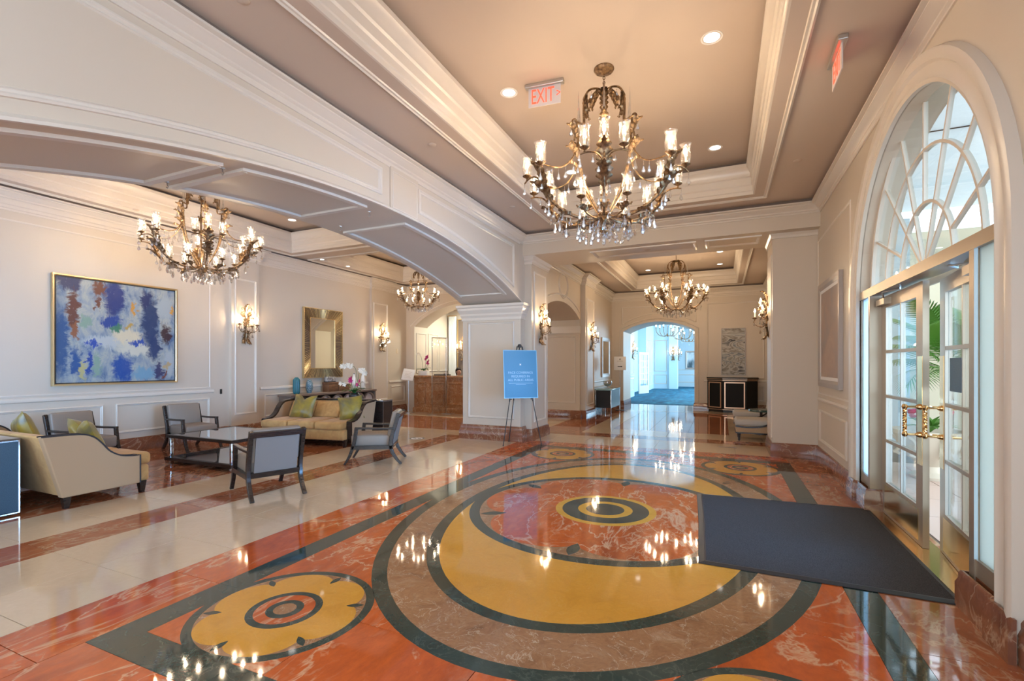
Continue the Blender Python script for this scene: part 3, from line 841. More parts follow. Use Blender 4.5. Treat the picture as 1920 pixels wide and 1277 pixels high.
# far room
FX0, FX1, FY0, FY1 = -3.70, 1.38, 10.05, 17.40
fl = struct(MB().prism([(10.0, 0), (10.06, 0)] + arc(10.06, 13.16, 2.82, 0.32, 24) + [(13.16, 0), (FY1, 0), (FY1, ZC), (10.0, ZC)], lambda u, v, h: (h, u, v), XA, FX0).build('wall_far_left', M['wall'], smooth=False))
ff = wallX(FX0, 1)
MB().sweep(arc(10.06, 13.16, 2.98, 0.32, 24), PANEL, ff, False).build('archivolt', M['trim'], fl)
for rr in (0.40, 0.34):
    MB().sweep([(11.62 + rr * math.cos(t * math.pi / 16), 3.58 + rr * 0.9 * math.sin(t * math.pi / 16)) for t in range(32)], [(0, 0), (0.006, 0.02), (0.02, 0.02), (0.03, 0)], ff).build('oval_moulding', M['trim'], fl)
MB().box(FX0, FX0 + 0.14, 13.25, 14.3, 0, ZC - 0.05).build('pilaster', M['wall'], fl, smooth=False)
panel(fl, wallX(FX0 + 0.14), rect(13.36, 14.19, 0.36, 3.46))
MB().box(FX0 - 1.2, FX0 + 0.02, 13.10, 13.165, 2.44, 2.64).build('impost', M['trim'], fl, smooth=False)
panel(fl, wallY(13.16), rect(-4.85, -3.82, 0.44, 2.36))
MB().sweep([(14.3, 1.0), (FY1, 1.0)][::-1], RAIL, ff, False).build('chair_rail', M['trim'], fl)
panel(fl, ff, rect(14.45, FY1 - 0.1, 0.34, 0.84))
FP = [(FX0, FY1), (FX0, 14.3), (FX0 + 0.14, 14.3), (FX0 + 0.14, 13.25), (FX0, 13.25), (FX0, FY0), (FX1, FY0), (FX1, FY1)]
cornice('trim_3', FP, True, CORN2)
baseboard('baseboard_far_left', [(FX0, FY1), (FX0, 14.3), (FX0 + 0.14, 14.3), (FX0 + 0.14, 13.25), (FX0, 13.25), (FX0, 13.16), (XA, 13.16)])
struct(MB().box(FX1, FX1 + 0.3, 9.9, FY1, 0, ZC).build('wall_far_right', M['wall'], smooth=False))
PX0, PX1 = -3.27, -0.86
fe = struct(MB().prism([(-4.2, 0), (PX0, 0)] + arc(PX0, PX1, 2.74, 0.32, 24) + [(PX1, 0), (FX1 + 0.3, 0), (FX1 + 0.3, ZC), (-4.2, ZC)], lambda u, v, h: (u, h, v), FY1, FY1 + 1.5).build('wall_far', M['wall'], smooth=False))
fy = wallY(FY1)
MB().sweep([(PX0 - 0.10, 0.25), (PX0 - 0.10, 2.78)] + arc(PX0 - 0.10, PX1 + 0.10, 2.80, 0.34, 24)[1:-1] + [(PX1 + 0.10, 2.78), (PX1 + 0.10, 0.25)], PANEL, fy, False).build('archivolt', M['trim'], fe)
panel(fe, fy, [(PX0 - 0.06, 3.0)] + [(x, z + 0.13) for x, z in arc(PX0, PX1, 2.86, 0.34, 20)] + [(PX1 + 0.06, 3.0), (PX1 + 0.06, 3.62), (PX0 - 0.06, 3.62)])
for a, b, c, d in ((-0.46, 1.26, 1.08, 3.62), (-0.46, 1.26, 0.34, 0.84)):
    panel(fe, fy, rect(a, b, c, d))
MB().sweep([(1.35, 1.0), (-0.55, 1.0)], RAIL, fy, False).build('chair_rail', M['trim'], fe)
baseboard('baseboard_far', [(FX1, FY1), (PX1 + 0.24, FY1), (PX1 + 0.24, FY1 - 0.03), (PX1, FY1 - 0.03), (PX1, FY1 + 1.4)])
baseboard('baseboard_far_arch', [(PX0, FY1 + 1.4), (PX0, FY1 - 0.03), (FX0, FY1 - 0.03)])

# ------------------------------------------------------------------ ceilings
TRAY = [(-0.02, 0.0), (0, 0.0), (0, 0.05), (0.012, 0.06), (0.012, 0.13), (0.028, 0.15), (0.028, 0.25), (0.046, 0.27), (0.046, 0.31), (0.080, 0.38), (0.100, 0.40), (0.100, 0.45), (-0.02, 0.45)]
BEAD = [(0, ZC + 0.001), (0.0, ZC - 0.016), (0.018, ZC - 0.026), (0.03, ZC - 0.014), (0.05, ZC - 0.014), (0.058, ZC + 0.001)]


def ceiling(name, X0, X1, Y0, Y1, trays):
    """soffit with recessed trays; every tray gets a crown, a slot with its shade painted dark and an upper panel"""
    b = MB()
    ys = sorted(trays, key=lambda t: t[2])
    y = Y0
    for a0, a1, b0, b1 in ys:
        b.box(X0, X1, y, b0, ZC, ZC + 0.47)
        b.box(X0, a0, b0, b1, ZC, ZC + 0.47).box(a1, X1, b0, b1, ZC, ZC + 0.47)
        y = b1
    b.box(X0, X1, y, Y1, ZC, ZC + 0.47)
    c = struct(b.build(name, M['ceil'], smooth=False))
    for a0, a1, b0, b1 in ys:
        path = rect(a0 + 0.02, a1 - 0.02, b0 + 0.02, b1 - 0.02)
        MB().sweep(path, [(o, ZC + h) for o, h in TRAY], plan).build('tray_crown', M['trim'], c)
        MB().sweep(rect(a0 - 0.19, a1 + 0.19, b0 - 0.19, b1 + 0.19), BEAD, plan).build('bead_moulding', M['trim'], c)
        MB().box(a0 - 0.5, a1 + 0.5, b0 - 0.5, b1 + 0.5, ZT, ZT + 0.05).build('tray_panel', M['ceil'], c, smooth=False)
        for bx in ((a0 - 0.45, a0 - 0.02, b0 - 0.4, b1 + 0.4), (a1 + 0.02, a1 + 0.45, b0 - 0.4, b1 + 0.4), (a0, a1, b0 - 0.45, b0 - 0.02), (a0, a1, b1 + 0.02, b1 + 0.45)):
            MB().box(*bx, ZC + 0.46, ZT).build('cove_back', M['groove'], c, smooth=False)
    return c


ceiling('ceiling', XB, XR + 0.3, -2.6, 8.86, [(CX - 1.60, CX + 1.60, CY - 3.17, CY + 3.17)])
ceiling('ceiling_far', FX0 - 0.3, FX1 + 0.3, FY0, FY1 + 0.2, [(CX - 1.60, CX + 1.60, 11.40, 16.92)])
ceiling('ceiling_lounge', XL - 0.3, XA, -2.6, YE + 0.3, [(-9.28, -6.12, CY - 3.17, CY + 3.12), (-9.28, -6.12, 8.98, 12.42)])
# strip between cornice and soffit, the slot's shadow painted in as dark colour
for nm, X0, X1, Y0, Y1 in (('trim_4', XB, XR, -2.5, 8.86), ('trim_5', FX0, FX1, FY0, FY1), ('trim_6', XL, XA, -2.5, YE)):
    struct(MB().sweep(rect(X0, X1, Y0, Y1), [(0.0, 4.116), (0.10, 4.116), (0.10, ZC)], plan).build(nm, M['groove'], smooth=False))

# ------------------------------------------------------------------ entrance: frame, doors, lunette
XG = 1.555                       # glazing plane
d1 = struct(root('door_1', 'pair of metal framed glass entrance doors', 'door'))
fm = MB()
fm.box(1.432, 1.598, 6.135, 6.20, 0.0, 2.27).box(1.432, 1.598, 3.86, 3.925, 0.0, 2.27)
fm.box(1.43, 1.60, DY0, DY1, 2.27, 2.36)
fm.box(1.44, 1.50, 6.20, 6.53, 0.235, 0.34).box(1.44, 1.50, DY0, 3.86, 0.235, 0.34)
fm.box(1.441, 1.499, 6.50, 6.529, 0.34, 2.27).box(1.441, 1.499, DY0 + 0.001, DY0 + 0.03, 0.34, 2.27)
fm.build('door_frame', M['champ'], d1, smooth=False)
for a, b in ((6.20, 6.50), (DY0 + 0.03, 3.86)):
    MB().box(1.46, 1.475, a, b, 0.34, 2.27).build('sidelight_pane', M['frost'], d1, smooth=False)
MB().box(1.44, 1.70, DY0, 3.86, 0.0, 0.235).box(1.44, 1.70, 6.20, DY1, 0, 0.235).build('plinth_block', M['base'], d1, smooth=False)
MB().box(1.42, 1.66, 3.925, 6.135, -0.002, 0.012).build('threshold', M['brass'], d1, smooth=False)
MB().box(XR + 0.30, XR + 0.32, DY0, DY1, 2.27, 2.36).build('outer_head', M['champ'], d1, smooth=False)


def door_leaf(f, side):
    """f(a, b, z): a along the leaf from the hinge, b through its thickness, outwards"""
    W_, T, H = 1.108, 0.045, 2.25
    lf_ = root('door_leaf', side, 'door leaf')
    del lf_['label'], lf_['category']
    lf_.parent = d1
    lf_.name = 'door_leaf'
    def bx(b_, a0, a1, b0, b1, z0, z1):
        vs = [f(a, b, z) for z in (z0, z1) for b in (b0, b1) for a in (a0, a1)]
        return b_.add(vs, [(0, 2, 3, 1), (4, 5, 7, 6), (0, 1, 5, 4), (2, 6, 7, 3), (0, 4, 6, 2), (1, 3, 7, 5)])
    A = [0.135, 0.545, 0.565, 0.962]
    Zs = [0.345, 0.755, 0.785, 1.21, 1.24, 1.665, 1.695, 2.13]
    s = MB()
    bx(s, 0, A[0], 0, T, 0.015, H); bx(s, A[3], W_, 0, T, 0.015, H)
    bx(s, A[0], A[3], 0, T, 0.015, Zs[0]); bx(s, A[0], A[3], 0, T, Zs[-1], H)
    s.build('leaf_frame', M['champ'], lf_, smooth=False)
    s = MB(); bx(s, A[1], A[2], 0.004, T - 0.004, Zs[0], Zs[-1]); s.build('muntin', M['champ'], lf_, smooth=False)
    for i in (1, 3, 5):
        s = MB(); bx(s, A[0], A[3], 0.002, T - 0.002, Zs[i], Zs[i + 1]); s.build('muntin', M['champ'], lf_, smooth=False)
    for i in range(0, 8, 2):
        for a0, a1 in ((A[0], A[1]), (A[2], A[3])):
            s = MB(); bx(s, a0, a1, 0.018, 0.026, Zs[i], Zs[i + 1]); s.build('glass_pane', M['pane'], lf_, smooth=False)
    s = MB(); bx(s, 0.10, W_ - 0.10, -0.003, 0.0, 0.045, 0.315); s.build('kick_plate', M['kick'], lf_, smooth=False)
    s = MB(); bx(s, W_ - 0.112, W_ - 0.004, -0.003, 0.0, 0.70, 1.62); s.build('push_plate', M['brass'], lf_, smooth=False)
    s = MB(); bx(s, 0.03, 0.30, -0.06, 0.0, 2.155, 2.215); s.build('door_closer', M['champ'], lf_, smooth=False)
    s = MB(); s.tube([f(0.17, -0.03, 2.22), f(0.42, -0.10, 2.255), f(0.60, -0.01, 2.262)], 0.008, 6); s.build('closer_arm', M['steel'], lf_)
    # twisted pull handle, inside and outside
    for sgn, b0 in ((-1, 0.0), (1, T)):
        s = MB()
        a0 = W_ - 0.055
        bb = b0 + sgn * 0.105
        for k in range(3):
            pts = []
            for i in range(41):
                t = i / 40
                an = 2 * math.pi * (3.5 * t + k / 3)
                pts.append(f(a0 + 0.0075 * math.cos(an), bb + 0.0075 * math.sin(an), 0.965 + 0.215 * t))
            s.tube(pts, 0.0085, 6)
        for z in (0.955, 1.19):
            c = f(a0, bb, z)
            s.lathe([(0.001, -0.024), (0.016, -0.018), (0.023, 0), (0.016, 0.018), (0.001, 0.024)], 12, c)
            s.tube([f(a0, bb, z), f(a0, b0, z)], 0.0095, 8)
            s.tube([f(a0, b0 + sgn * 0.03, z), f(a0, b0 + sgn * 0.012, z), f(a0, b0, z)], [0.013, 0.024, 0.026], 10)
        s.build('pull_handle', M['brass'], lf_)
    return lf_


door_leaf(lambda a, b, z: (1.535 + b, 6.13 - a, z), 'far leaf')
ph = R(6)
lfr = door_leaf(lambda a, b, z: (1.535 + a * math.sin(ph) + b * math.cos(ph), 3.93 + a * math.cos(ph) - b * math.sin(ph), z), 'near leaf')
nt = MB()
nt.add([(1.535 + a * math.sin(ph) + b * math.cos(ph), 3.93 + a * math.cos(ph) - b * math.sin(ph), z) for z in (1.34, 1.60) for b in (0.010, 0.016) for a in (0.60, 0.88)], [(0, 2, 3, 1), (4, 5, 7, 6), (0, 1, 5, 4), (2, 6, 7, 3), (0, 4, 6, 2), (1, 3, 7, 5)])
nt.build('notice_card', M['bluepanel'], lfr, smooth=False)

w1 = struct(root('window_1', 'half round fanlight above the entrance doors', 'window'))
LCY, LCZ = ymid, 2.335
RI, RM, RO = 0.56, 1.00, 1.425
def pol(r, a, x=XG):
    return (x, LCY + r * math.cos(a), LCZ + r * math.sin(a))
def halfring(r, n=36):
    return [pol(r, math.pi * i / n) for i in range(n + 1)]
def bar(pts, w=0.024, dpt=0.036):
    """flat-section glazing bar along pts in the plane X = XG"""
    b = MB()
    k = len(pts)
    vs = []
    for i in range(k):
        t = Vector(pts[min(i + 1, k - 1)]) - Vector(pts[max(i - 1, 0)])
        t.normalize()
        nn = Vector((0, -t.z, t.y))
        p = Vector(pts[i])
        for sx, sn in ((-1, -1), (-1, 1), (1, 1), (1, -1)):
            vs.append(p + Vector((sx * dpt / 2, 0, 0)) + nn * sn * w / 2)
    fs = [(i * 4 + j, i * 4 + (j + 1) % 4, (i + 1) * 4 + (j + 1) % 4, (i + 1) * 4 + j) for i in range(k - 1) for j in range(4)] + [(0, 1, 2, 3), tuple(range(4 * k - 4, 4 * k))]
    return b.add(vs, fs)
bar(halfring(RO + 0.02), 0.05, 0.07).build('outer_arch', M['trim'], w1)
bar(halfring(RM)).build('glazing_bar', M['trim'], w1)
bar(halfring(RI)).build('glazing_bar', M['trim'], w1)
bar([(XG, LCY - 1.45, 2.375), (XG, LCY + 1.45, 2.375)], 0.04, 0.07).build('glazing_bar', M['trim'], w1)
angs = [math.pi * k / 8 for k in range(9)]
for k in range(1, 8):
    bar([pol(RI, angs[k]), pol(RO, angs[k])], 0.023, 0.031).build('glazing_bar', M['trim'], w1, smooth=False)
for k in (2, 3, 5, 6):
    bar([pol(0.03, angs[k]), pol(RI, angs[k])], 0.023, 0.031).build('glazing_bar', M['trim'], w1, smooth=False)
def sector(r0, r1, a0, a1):
    n = 6
    poly = [(r1, a0 + (a1 - a0) * i / n) for i in range(n + 1)] + ([(r0, a1 + (a0 - a1) * i / n) for i in range(n + 1)] if r0 > 0.01 else [(0.0, a0)])
    b = MB()
    m_ = len(poly)
    b.add([pol(r, a, XG - 0.003) for r, a in poly] + [pol(r, a, XG + 0.003) for r, a in poly], [tuple(range(m_)), tuple(range(2 * m_ - 1, m_ - 1, -1))] + [(i, (i + 1) % m_, m_ + (i + 1) % m_, m_ + i) for i in range(m_)])
    b.build('glass_pane', M['pane'], w1, smooth=False)
for k in range(8):
    sector(RM, RO, angs[k], angs[k + 1]); sector(RI, RM, angs[k], angs[k + 1])
for a, b in ((0, 2), (2, 3), (3, 5), (5, 6), (6, 8)):
    sector(0.0, RI, angs[a], angs[b])

# door mat
dm = root('door_mat', 'large charcoal entrance mat with black rubber edge inside the glass doors', 'mat')
mp_ = [(-0.23, 6.06), (-0.20, 5.6), (-0.165, 5.0), (-0.125, 4.01), (1.41, 3.99), (1.41, 6.14)]
MB().prism(mp_, plan, 0.004, 0.014).build('pile', M['mat'], dm, smooth=False)
MB().sweep(mp_, [(-0.045, 0.0045), (-0.04, 0.0075), (0.0, 0.0155), (0.012, 0.0145)], plan).build('rubber_edge', M['rubber'], dm, smooth=False)

# ------------------------------------------------------------------ outside the entrance
po = struct(MB().box(1.73, 12, -3, 24, -0.16, -0.03).build('ground_outside', M['grout'], smooth=False))
pm = MB().box(-0.395, 0.395, -0.395, 0.395, -0.03, -0.01).mesh('paver', M['paver'], smooth=False)
for i in range(6):
    for j in range(9):
        o = put(pm, 'paver', po); o.location = (2.15 + 0.8 * i, 2.6 + 0.8 * j, 0)
pr = MB().add([(1.73, 1.5, 4.6), (9.0, 1.5, 4.6), (9.0, 11.9, 4.6), (1.73, 11.9, 4.6)], [(0, 1, 2, 3)])
for k in range(3, 5):
    pr.box(1.73, 9.0, 1.5 + 1.6 * k, 1.54 + 1.6 * k, 4.60, 4.70)
struct(pr.build('ceiling_porch', M['porch'], smooth=False))
struct(MB().box(1.73, 3.35, 11.6, 12.0, 0, 4.4).build('wall_porch_side', M['kwall'], smooth=False))
pw = struct(MB().box(3.2, 9.5, 12.0, 12.3, 0, 4.2).build('wall_porch', M['stucco'], smooth=False))
for px_, py_ in ((5.8, 3.0), (5.8, 10.4)):
    c = root('porch_column', 'cream porch column beyond the entrance glass', 'column', (px_, py_, -0.03))
    c['label'] = 'cream square porch column seen through the %s door glass' % ('near' if py_ < 5 else 'far')
    MB().rbox(-0.25, 0.25, -0.25, 0.25, 0.3, 4.4, 0.03).build('shaft', M['stucco'], c)
    MB().rbox(-0.34, 0.34, -0.34, 0.34, 0, 0.32, 0.03).build('foot_block', M['stone'], c)
    MB().rbox(-0.34, 0.34, -0.34, 0.34, 4.36, 4.60, 0.03).build('cap_block', M['stone'], c)
# carved stone planter with flowers
pl = root('stone_planter', 'carved stone planter with scrolled sides outside the entrance doors', 'planter', (2.62, 8.3, -0.02))
MB().lathe([(0.22, 0), (0.24, 0.05), (0.14, 0.10), (0.12, 0.18), (0.26, 0.30), (0.36, 0.46), (0.40, 0.60), (0.43, 0.62), (0.43, 0.67), (0.36, 0.67), (0.34, 0.60)], 24).build('bowl', M['stone'], pl)
for k in range(8):
    a = 2 * math.pi * k / 8
    pts = [(0.42 * math.cos(a) * (1 - 0.18 * t) + 0.05 * math.cos(8 * t) * math.cos(a), 0.42 * math.sin(a) * (1 - 0.18 * t), 0.58 - 0.3 * t + 0.04 * math.sin(8 * t)) for t in [i / 16 for i in range(17)]]
    MB().tube(pts, 0.022, 6).build('scroll', M['stone'], pl)
lf1 = MB().surf(lambda u, v: (0.035 * math.sin(math.pi * u) * (v - 0.5) * 2, 0.30 * u, 0.18 * u - 0.22 * u * u - 0.012 * abs(v - 0.5)), 8, 3).mesh('plant_leaf', M['palm'])
fl1 = MB().lathe([(0.004, 0), (0.035, 0.02), (0.05, 0.05), (0.03, 0.06)], 8).mesh('flower_head', M['flower'])
pg = root('flowering_plant', 'green plant with red flowers growing in the stone planter', 'plant', (2.62, 8.3, 0.62))
for k in range(26):
    mx = Matrix.Rotation(k * 2.4, 4, 'Z') @ Matrix.Rotation(R(20 + 45 * random.random()), 4, 'X')
    put(lf1, 'plant_leaf', pg, mx)
    if k % 3 == 0:
        put(fl1, 'flower_head', pg, Matrix.Translation((0.2 * math.cos(k), 0.2 * math.sin(k), 0.16 + 0.1 * random.random())))
# palm
pt = root('potted_palm', 'tall green palm with arching fronds beyond the doors', 'palm', (3.35, 9.9, -0.03))
MB().lathe([(0.24, 0), (0.30, 0.35), (0.34, 0.5), (0.30, 0.5), (0.28, 0.44)], 20).build('pot', M['stone'], pt)
MB().tube([(0, 0, 0.42), (0.03, 0.0, 0.9), (0.0, 0.02, 1.5)], [0.07, 0.05, 0.04], 8).build('trunk', M['walnut'], pt)
def frond():
    b = MB()
    L = 1.35
    sp = lambda t: Vector((0, L * 0.86 * t, 0.62 * t - 0.75 * t * t))
    b.tube([sp(i / 10) for i in range(11)], [0.012 * (1 - 0.08 * i) for i in range(11)], 5)
    for i in range(3, 30):
        t = i / 30
        w = 0.36 * math.sin(math.pi * min(1, t * 0.9 + 0.12)) + 0.03
        for s in (-1, 1):
            p = sp(t); qv = p + Vector((s * w, 0.20, -0.10 - 0.10 * t))
            mdl = (p + qv) / 2 + Vector((0, 0.015, 0.03))
            sd = Vector((0, 0.014, 0))
            b.add([p - sd, p + sd, mdl + sd * 1.3, mdl - sd * 1.3, qv], [(0, 1, 2, 3), (3, 2, 4)])
    return b.mesh('frond', M['palm'], smooth=False, fix=False)
fr1 = frond()
for k in range(15):
    put(fr1, 'frond', pt, Matrix.Translation((0, 0, 1.42 + 0.02 * k)) @ Matrix.Rotation(k * 2.399, 4, 'Z') @ Matrix.Rotation(R(-8 + 5.0 * k), 4, 'X'))
# hedge and small trees further out
for i, (hx, hy, hr) in enumerate(((10.6, 5.2, 0.9), (11.0, 8.6, 1.1), (10.2, 11.0, 1.0))):
    tr = root('garden_tree', ('rounded green garden tree nearest the street side of the porch', 'rounded green garden tree in the middle beyond the porch', 'rounded green garden tree beside the cream porch wall')[i], 'tree', (hx, hy, -0.1))
    MB().tube([(0, 0, 0), (0.04, 0, 0.8), (0, 0, 1.6)], [0.10, 0.08, 0.05], 8).build('trunk', M['walnut'], tr)
    b = MB(); rg = random.Random(i)
    for k in range(900):
        z = rg.uniform(-1, 1); a = rg.uniform(0, 6.283); rr = hr * (0.55 + 0.45 * rg.random())
        c = Vector((rr * math.sqrt(1 - z * z) * math.cos(a), rr * math.sqrt(1 - z * z) * math.sin(a), 2.1 + rr * z * 1.1))
        u = Vector((rg.gauss(0, 1), rg.gauss(0, 1), rg.gauss(0, 1))).normalized() * 0.11; w_ = u.orthogonal().normalized() * 0.05
        b.add([c - u, c + w_, c + u, c - w_], [(0, 1, 2, 3)])
    f_ = b.build('foliage', M['palm'], tr, smooth=False, fix=False); f_['kind'] = 'stuff'

# ------------------------------------------------------------------ chandeliers
def smooth_path(pts, n=6):
    """Catmull-Rom through pts"""
    P = [Vector(p) for p in pts]
    P = [P[0] * 2 - P[1]] + P + [P[-1] * 2 - P[-2]]
    out = []
    for i in range(1, len(P) - 2):
        for k in range(n):
            t = k / n
            a, b, c, d = P[i - 1], P[i], P[i + 1], P[i + 2]
            out.append(0.5 * ((2 * b) + (c - a) * t + (2 * a - 5 * b + 4 * c - d) * t * t + (3 * b - a - 3 * c + d) * t ** 3))
    return out + [P[-2]]


def acanthus(L=0.30, Wd=0.16, curl=0.10, lobes=5):
    """lobed acanthus leaf growing along +Z from the origin, curling towards -Y"""
    b = MB()
    n = 26
    vs = []
    for i in range(n + 1):
        t = i / n
        w = Wd / 2 * (math.sin(math.pi * min(1.0, t * 0.92 + 0.08)) ** 0.7) * (0.58 + 0.42 * abs(math.sin(math.pi * lobes * t)))
        z = L * t - 0.25 * L * max(0, t - 0.6) ** 2
        y = -curl * t * t - curl * 0.8 * max(0, t - 0.7)
        for s in (-1, -0.5, 0, 0.5, 1):
            zz = z + (0.030 * abs(s) * (1 if t < 0.85 else 0.3))
            vs.append((s * w, y + 0.022 * (abs(s) - 0.15) * (1 - t) - 0.012 * (abs(s) == 0.5), zz))
    fs = [(i * 5 + j, i * 5 + j + 1, (i + 1) * 5 + j + 1, (i + 1) * 5 + j) for i in range(n) for j in range(4)]
    o = len(vs)
    vs2 = [(x, y + 0.005, z) for x, y, z in vs]
    b.add(vs + vs2, fs + [tuple(k + o for k in f[::-1]) for f in fs])
    return b.mesh('leaf', M['bronze'], fix=False)


LEAF_L = acanthus(0.30, 0.17, 0.08)
LEAF_S = acanthus(0.17, 0.10, 0.06, 4)
CUP = MB().lathe([(0.004, -0.045), (0.012, -0.03), (0.008, -0.018), (0.028, -0.006), (0.045, 0.004), (0.047, 0.009), (0.024, 0.010), (0.022, 0.024), (0.0, 0.024)], 14).mesh('cup', M['bronze'])
SLEEVE = MB().lathe([(0.011, 0.02), (0.011, 0.105), (0.004, 0.108)], 8).mesh('candle', M['candle'])
BULB = MB().lathe([(0.004, 0.105), (0.0115, 0.118), (0.0145, 0.132), (0.0095, 0.152), (0.002, 0.175)], 8).mesh('bulb', M['bulb'])
BULB_S = BULB.copy(); BULB_S.materials.clear(); BULB_S.materials.append(M['bulb2'])
SHADE = MB().lathe([(0.030, 0.012), (0.043, 0.030), (0.050, 0.065), (0.047, 0.105), (0.040, 0.140), (0.040, 0.165), (0.050, 0.195), (0.058, 0.205)], 18, cap=False).mesh('glass_shade', M['shade'])


def crystal_mesh(beads=2, L=0.06, r=0.015):
    b = MB(); z = 0
    for k in range(beads):
        b.lathe([(0.0008, z), (0.0065, z - 0.007), (0.0008, z - 0.014)], 6); z -= 0.016
    b.lathe([(0.0008, z), (r * 0.35, z - L * 0.25), (r, z - L * 0.68), (r * 0.7, z - L * 0.88), (0.0008, z - L)], 6)
    return b.mesh('crystal_drop', M['crystal'], smooth=False)


CR_S, CR_M, CR_L = crystal_mesh(1, 0.065, 0.018), crystal_mesh(3, 0.085, 0.022), crystal_mesh(4, 0.12, 0.023)
SPIKE = MB().lathe([(0.001, 0.30), (0.007, 0.15), (0.013, 0.02), (0.010, 0.0), (0.018, -0.012), (0.004, -0.02)], 6).mesh('crystal_spike', M['crystal'], smooth=False)


def polar(r, z, a, t=0.0):
    return Vector((r * math.cos(a) - t * math.sin(a), r * math.sin(a) + t * math.cos(a), z - ZT))


def look(p, a, tilt, roll=0.0):
    """matrix for a leaf: grows along +Z tilted outward by tilt towards azimuth a"""
    return Matrix.Translation(p) @ Matrix.Rotation(a + math.pi / 2, 4, 'Z') @ Matrix.Rotation(tilt, 4, 'X') @ Matrix.Rotation(roll, 4, 'Z')


def candle(par, p, shade=True, bulb=None, sc=1.0):
    c = put(CUP, 'candle_cup', par, Matrix.Translation(p))
    put(SLEEVE, 'candle', c); put(bulb or BULB, 'bulb', c)
    if shade: put(SHADE, 'glass_shade', c)
    return c


